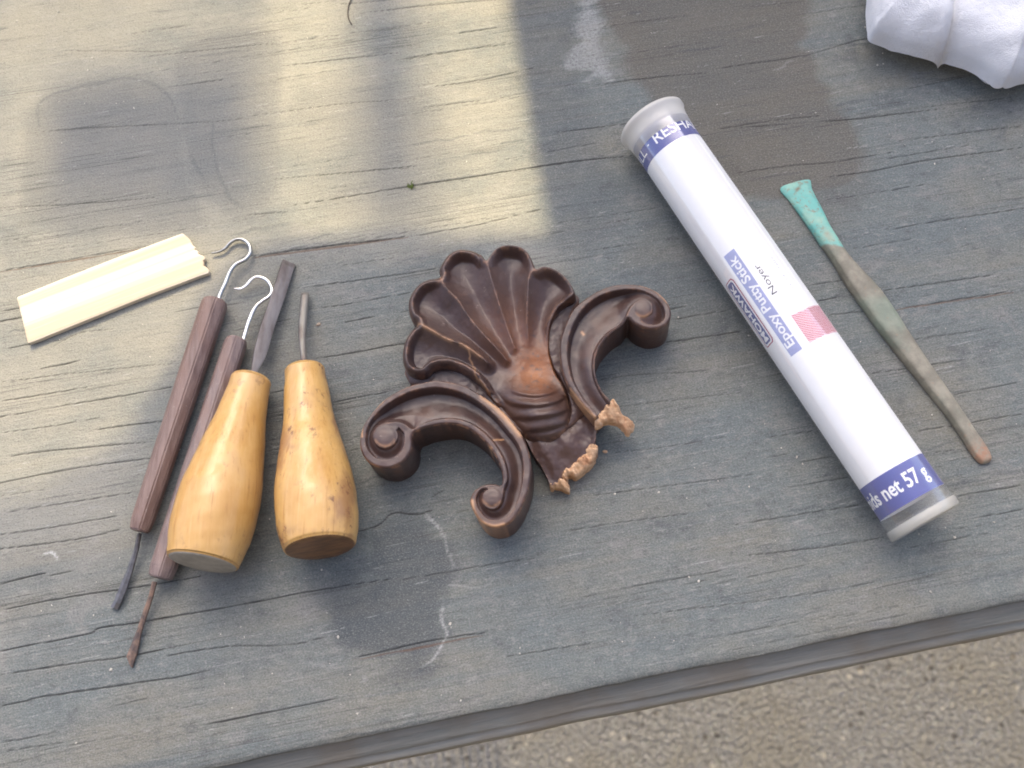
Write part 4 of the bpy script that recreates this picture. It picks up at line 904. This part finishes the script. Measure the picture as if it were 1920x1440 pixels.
# ------------------------------------------------------------------ hook tools with eight-sided dark handles
MH1 = m_darkhandle('dark_red_handle', (0.135, 0.085, 0.070), (0.235, 0.165, 0.140)); MH2 = m_darkhandle('grey_brown_handle', (0.14, 0.10, 0.092), (0.25, 0.19, 0.17))
MGV = m_plain('galvanised_wire', (0.47, 0.48, 0.47), 0.28, 0.9, 0.25, 300, bump=0.1)
MBR = m_plain('bright_strap_steel', (0.75, 0.73, 0.68), 0.25, 0.95, 0.2, 300, bump=0.1)
MRS = m_plain('rusty_shank', (0.26, 0.17, 0.12), 0.5, 0.35, 0.5, 300, (1, 1, 1), (0.10, 0.075, 0.065), 0.3)
MBL = m_plain('blued_steel', (0.17, 0.165, 0.165), 0.4, 0.6, 0.4, 250, bump=0.2)
def octa(parent, p0, p1, w_px, z, mat, rot=0.0):
    A_ = unproj(p0, z); B_ = unproj(p1, z); L = np.linalg.norm(B_ - A_); a_ = (B_ - A_) / L
    u = np.array([0, 0, 1.0]); v = np.cross(a_, u); bmx = bmesh.new()
    prof = [(0, 0.80), (0.0012, 0.97), (0.003, 1.0), (L * 0.5, 1.02), (L - 0.0035, 1.0), (L, 0.86)]
    rings = []
    for s_, f in prof:
        pxy = np.array(p0) + (np.array(p1) - np.array(p0)) * (s_ / L)
        r_ = np.interp(s_ / L, [0, 1], w_px) / ppm(pxy, z) * f
        rings.append([bmx.verts.new(A_ + a_ * s_ + r_ * (math.cos(t) * u * z_sq + math.sin(t) * v)) for t in (np.arange(8) * math.pi / 4 + math.pi / 8 + rot) for z_sq in (1.0,)])
    for i in range(len(rings) - 1):
        for k in range(8): bmx.faces.new((rings[i][(k + 1) % 8], rings[i][k], rings[i + 1][k], rings[i + 1][(k + 1) % 8]))
    bmx.faces.new(rings[0]); bmx.faces.new(rings[-1][::-1])
    bmesh.ops.bevel(bmx, geom=bmx.edges[:], offset=0.00045, segments=2, affect='EDGES')
    v = np.array([x.co[:] for x in bmx.verts]); bmx.verts.index_update(); f = [[y.index for y in x.verts] for x in bmx.faces]; bmx.free()
    return new_mesh('handle', v, f, mat, parent, False)
def flat_blade(name, left, right_, zt, th, mat, parent, zend=None):
    """flat steel: left and right edge lists in photo pixels"""
    nL = len(left); zs = np.linspace(zt, zt if zend is None else zend, nL)
    V = []
    for k in range(nL):
        l, r_ = unproj(left[k], zs[k]), unproj(right_[k], zs[k]); mid_ = (l + r_) / 2 + np.array([0, 0, th * 0.5])
        V += [l, mid_, r_, r_ - np.array([0, 0, th]), l - np.array([0, 0, th])]
    Fc = []
    for k in range(nL - 1):
        for q in range(5):
            q2 = (q + 1) % 5; Fc.append((k * 5 + q, (k + 1) * 5 + q, (k + 1) * 5 + q2, k * 5 + q2))
    Fc += [(0, 1, 2, 3, 4), tuple((nL - 1) * 5 + q for q in (4, 3, 2, 1, 0))]
    return new_mesh(name, V, Fc, mat, parent, False)
ht = thing('hook_tool', 'longer dark red-brown faceted handle with plain wire hook and square tip', 'hook tool', unproj((330, 790)), 'hook tools with faceted handles')
octa(ht, (405, 562), (261, 996), (25.5, 22.0), 0.0047, MH1)
hk = catmull([(410, 562), (413, 551), (422, 532), (432, 508), (443, 495), (459, 487), (469, 474), (468, 460), (457, 450), (443, 449), (431, 456), (422, 466), (411, 472), (397, 475)], 6)
zz = np.interp(np.linspace(0, 1, len(hk)), [0, .3, .6, 1], [0.0047, 0.0035, 0.0020, 0.0014])
sweep('hook', np.array([unproj(p, z) for p, z in zip(hk, zz)]), np.interp(np.linspace(0, 1, len(hk)), [0, .5, .85, 1], np.array([3.8, 3.8, 3.2, 1.8]) * k1), np.interp(np.linspace(0, 1, len(hk)), [0, .2, .5, .85, 1], np.array([4.4, 4.2, 3.8, 2.6, 1.6]) * k1), MGV, ht, 12)
flat_blade('blade', [(258, 1000), (251, 1030), (238, 1068), (224, 1100), (213, 1128), (207, 1138)], [(264, 1000), (258, 1032), (248, 1070), (238, 1102), (226, 1132), (220, 1143)], 0.0042, 0.0009, MBL, ht, 0.0013)
ht2 = thing('hook_tool', 'dark grey-brown faceted handle half under the chisel with a bright strap hook', 'hook tool', unproj((370, 860)), 'hook tools with faceted handles')
octa(ht2, (445, 634), (300, 1084), (22.0, 26.0), 0.0048, MH2, 0.12)
hk = catmull([(455, 640), (459, 627), (467, 601), (478, 577), (492, 564), (505, 555), (510, 543), (504, 529), (493, 521), (480, 519), (470, 525), (461, 535), (451, 541), (438, 541)], 6)
zz = np.interp(np.linspace(0, 1, len(hk)), [0, .3, .6, 1], [0.0050, 0.0046, 0.0042, 0.0030])
sweep('hook', np.array([unproj(p, z) for p, z in zip(hk, zz)]), np.interp(np.linspace(0, 1, len(hk)), [0, .45, .6, 1], np.array([3.0, 3.0, 2.4, 1.6]) * k1), np.interp(np.linspace(0, 1, len(hk)), [0, .2, .5, .8, .93, 1], np.array([4.0, 4.0, 3.2, 4.2, 3.6, 1.2]) * k1), MBR, ht2, 12)
flat_blade('blade', [(285, 1090), (279, 1115), (266, 1152), (255, 1185), (237, 1231), (243, 1246)], [(293, 1091), (286, 1118), (274, 1156), (264, 1187), (257, 1222), (247, 1252)], 0.0042, 0.0009, MRS, ht2, 0.0013)

# ------------------------------------------------------------------ pine offcut
pine_poly = np.array([(31, 557), (120, 521), (230, 478), (320, 445), (342, 437), (352, 445), (356, 449), (360, 459), (366, 463), (364, 468), (372, 470), (371, 476), (378, 478), (386, 483), (380, 488), (382, 494), (380, 497), (387, 501), (391, 505), (391, 511), (370, 518), (270, 556), (160, 600), (66, 638), (52, 643), (48, 628), (42, 600)], float)
dense = np.vstack([np.linspace(pine_poly[k], pine_poly[(k + 1) % len(pine_poly)], max(2, int(np.linalg.norm(pine_poly[k] - pine_poly[(k + 1) % len(pine_poly)]) / 3)), endpoint=False) for k in range(len(pine_poly))])
MP = m_pine()
gA, gB = unproj((40, 600)), unproj((366, 474)); gd = (gB - gA)[:2]; gd /= np.linalg.norm(gd); gn = np.array([-gd[1], gd[0]])
def pine_attr(U, d, z):
    w = unproj(U, 0.0032)[:, :2]; return {'grain': np.stack([w @ gd, w @ gn, np.zeros(len(U))], 1)}
pine = heightfield('pine_offcut', dense, 0.0026, lambda U, d: 0.0026 - 0.0003 * np.exp(-d / 1.5) + 0 * d, MP, None, 1.6, 0.0003, pine_attr)
tag(pine, 'pale pine offcut strip with one ragged snapped end', 'wood offcut')

# ------------------------------------------------------------------ teal-tipped bar tool
bar_poly = catmull([(1465, 348), (1490, 336), (1518, 331), (1523, 338), (1526, 352), (1544, 388), (1558, 418), (1575, 446), (1592, 474), (1622, 508), (1652, 540), (1676, 574), (1700, 612), (1728, 654), (1754, 692), (1788, 740), (1822, 790), (1848, 826), (1862, 850), (1861, 862), (1847, 867), (1836, 861), (1822, 843), (1780, 780), (1735, 724), (1690, 668), (1650, 617), (1622, 578), (1590, 532), (1562, 486), (1537, 450), (1505, 403), (1482, 371)], 6, True)
def bar_z(U, d):
    t = (U - np.array([1490, 340])) @ np.array([0.573, 0.819])
    top_ = np.interp(t, [0, 60, 170, 330, 560, 640], [0.0016, 0.0026, 0.0042, 0.0046, 0.0036, 0.0022])
    hw = np.interp(t, [0, 40, 150, 300, 560, 640], [30, 22, 13, 16, 11, 9])
    e = np.clip(d / hw, 0, 1); return top_ * (0.45 + 0.55 * np.sqrt(1 - (1 - e) ** 2.6)) + (fbm(U[:, 0] / 12, U[:, 1] / 12, 3) - 0.5) * 0.0003
def bar_attr(U, d, z):
    t = (U - np.array([1490, 340])) @ np.array([0.573, 0.819]); q = (U - np.array([1490, 340])) @ np.array([0.819, -0.573])
    teal = (1 - sst(120, 182, t + 0.9 * np.minimum(q, 12) * -1.2)) ; teal = np.clip(teal, 0, 1)
    teal = np.maximum(teal * 0.9, 0.30 * np.exp(-((t - 540) / 28) ** 2)) - 0.28 * np.exp(-(((q - 12) / 6) ** 2 + ((t - 85) / 40) ** 2))
    chip = np.exp(-((q / 11) ** 2 + ((t - 13 + 0.10 * q) / 3.6) ** 2)) * sst(0.3, 0.55, fbm(U[:, 0] / 4, U[:, 1] / 4, 2))
    rust = np.exp(-((t - 620) / 22) ** 2) + 0.6 * np.exp(-(((t - 120) / 14) ** 2 + ((q + 8) / 6) ** 2))
    return {'teal': np.clip(teal, 0, 1), 'chip': np.clip(chip, 0, 1), 'rust': np.clip(rust, 0, 1)}
bar = heightfield('bar_tool', bar_poly, 0.0030, bar_z, m_patina(), None, 1.6, 0.0003, bar_attr)
tag(bar, 'thin tarnished metal bar tool with flared turquoise tip beside the tube', 'tool')

# ------------------------------------------------------------------ folded paper towel
towel_poly = catmull([(1633, -20), (1632, 22), (1634, 40), (1638, 57), (1667, 67), (1708, 83), (1741, 92), (1760, 94), (1774, 91), (1783, 88), (1800, 98), (1833, 115), (1858, 135), (1875, 148), (1889, 152), (1905, 147), (1930, 136), (1990, 120), (2060, 40), (2060, -120), (1990, -220), (1800, -230), (1660, -190), (1635, -90)], 6, True)
def towel_z(U, d):
    x, y = U[:, 0], U[:, 1]
    e = np.clip(d / 60, 0, 1); z = 0.0085 + 0.0165 * np.sqrt(np.clip(1 - (1 - e) ** 2.2, 0, 1))
    cx = 1778 + 0.02 * (88 - y); z -= 0.0060 * np.exp(-np.abs(x - cx) / 9.0) * sst(-60, 70, y)
    z += 0.0022 * sst(4, -30, np.abs(x - 1760) - 12) * np.exp(-((y - 70) / 18) ** 2) * 0.8
    rdg = np.abs((x - 1888) + 0.18 * (y - 150)); z += 0.0050 * np.exp(-rdg / 14) * sst(20, 60, d) * 0.6 + 0.0030 * np.exp(-rdg / 10)
    z += (fbm(x / 60, y / 50, 2) - 0.5) * 0.0040 + (fbm(x / 14, y / 14, 2) - 0.5) * 0.0005
    return z
tow = heightfield('paper_towel', towel_poly, 0.0150, towel_z, m_cloth(), None, 2.2, 0.0004, None, 0.0085, 6)
tag(tow, 'folded soft white paper towel lying in the top right corner', 'paper towel')

# ------------------------------------------------------------------ small litter on the boards
def crumb_mesh(name, items, mat, parent=None):
    V, Fc = [], []
    for w, r_, el, ang in items:
        b = len(V); ca, sa = math.cos(ang), math.sin(ang)
        ring_ = [((math.cos(t) * r_ * el * random.uniform(0.7, 1.2)), (math.sin(t) * r_ * random.uniform(0.7, 1.2))) for t in np.arange(6) * math.pi / 3]
        for x, y in ring_: V.append((w[0] + ca * x - sa * y, w[1] + sa * x + ca * y, 0.0))
        for x, y in ring_: V.append((w[0] + 0.7 * (ca * x - sa * y), w[1] + 0.7 * (sa * x + ca * y), r_ * 0.9))
        for k in range(6): Fc.append((b + k, b + (k + 1) % 6, b + 6 + (k + 1) % 6, b + 6 + k))
        Fc.append(tuple(b + 6 + k for k in range(6)))
    return new_mesh(name, V, Fc, mat, parent, False)
items = []
for k in range(430):
    x, y = random.uniform(-60, 1980), random.uniform(-60, 1330)
    if y > 1380 - 0.206 * (x - 600): continue
    items.append((unproj((x, y)), random.choice([0.00010, 0.00013, 0.00017, 0.00022]) * random.uniform(0.6, 1.2), random.uniform(1, 2.2), random.uniform(0, 3.1)))
for x, y, r_ in ((208, 1256, 6), (1761, 106, 5), (1622, 51, 3), (1655, 100, 2.5), (1645, 122, 4), (1656, 120, 3), (1494, 857, 4), (1505, 870, 3), (1790, 1008, 5), (1465, 840, 3), (1133, 847, 4.5), (1139, 848, 3), (1272, 595, 3.5), (348, 109, 4), (165, 132, 4), (173, 109, 3.5), (634, 1195, 4), (600, 560, 0.5), (1310, 1090, 4), (1747, 778, 3), (1060, 770, 0.3), (844, 1170, 5), (603, 1068, 4), (143, 1393, 3), (670, 1338, 4), (1745, 1110, 4), (1292, 1082, 3), (1235, 923, 4), (1208, 775, 0.4), (1153, 926, 4), (300, 130, 3), (32, 39, 4), (110, 22, 4)):
    items.append((unproj((x, y)), r_ * 0.00010, random.uniform(1, 1.6), random.uniform(0, 3.1)))
dust = crumb_mesh('wood_dust', items, m_plain('pale_wood_dust', (0.62, 0.58, 0.50), 0.9, 0, 0.4, 900, bump=0)); dust['kind'] = 'stuff'
chips = crumb_mesh('wood_chip', [(unproj((598, 608)), 0.0008, 1.4, 0.5)], m_plain('tan_chip_wood', (0.50, 0.40, 0.30), 0.9, bump=0)); tag(chips, 'tiny light brown wood chip to the right of the slim grey blade', 'wood chip')
c2 = crumb_mesh('wood_chip', [(unproj((1135, 847)), 0.0006, 1.8, -0.2)], MR); tag(c2, 'tiny pale wood chip at the broken stem of the carved ornament', 'wood chip')
V, Fc = [], []
for k in range(26):
    w = unproj((770 + random.gauss(0, 3.5), 350 + random.gauss(0, 2.5))); a_ = random.uniform(0, 6.28); l_ = random.uniform(0.0005, 0.0012); b = len(V)
    d_ = np.array([math.cos(a_), math.sin(a_), random.uniform(0.3, 1.2)]) * l_; s_ = np.array([-math.sin(a_), math.cos(a_), 0]) * 0.0002
    V += [w - s_, w + s_, w + d_ + s_ * 0.4, w + d_ - s_ * 0.4]; Fc.append((b, b + 1, b + 2, b + 3))
moss = new_mesh('moss_tuft', V, Fc, m_plain('green_moss', (0.10, 0.14, 0.03), 0.9, 0, 0.4, 900, bump=0), None, False); tag(moss, 'tiny green moss tuft in a crack of the boards', 'moss')
hair = catmull([(662, -6), (655, 6), (652, 22), (654, 36), (660, 46)], 6)
hr = sweep('dry_tendril', np.array([unproj(p, 0.0004) for p in hair]), 0.00022, 0.00022, m_plain('dark_tendril', (0.06, 0.045, 0.035), 0.7), None, 6); tag(hr, 'thin dark curled tendril at the upper edge of the boards', 'tendril')
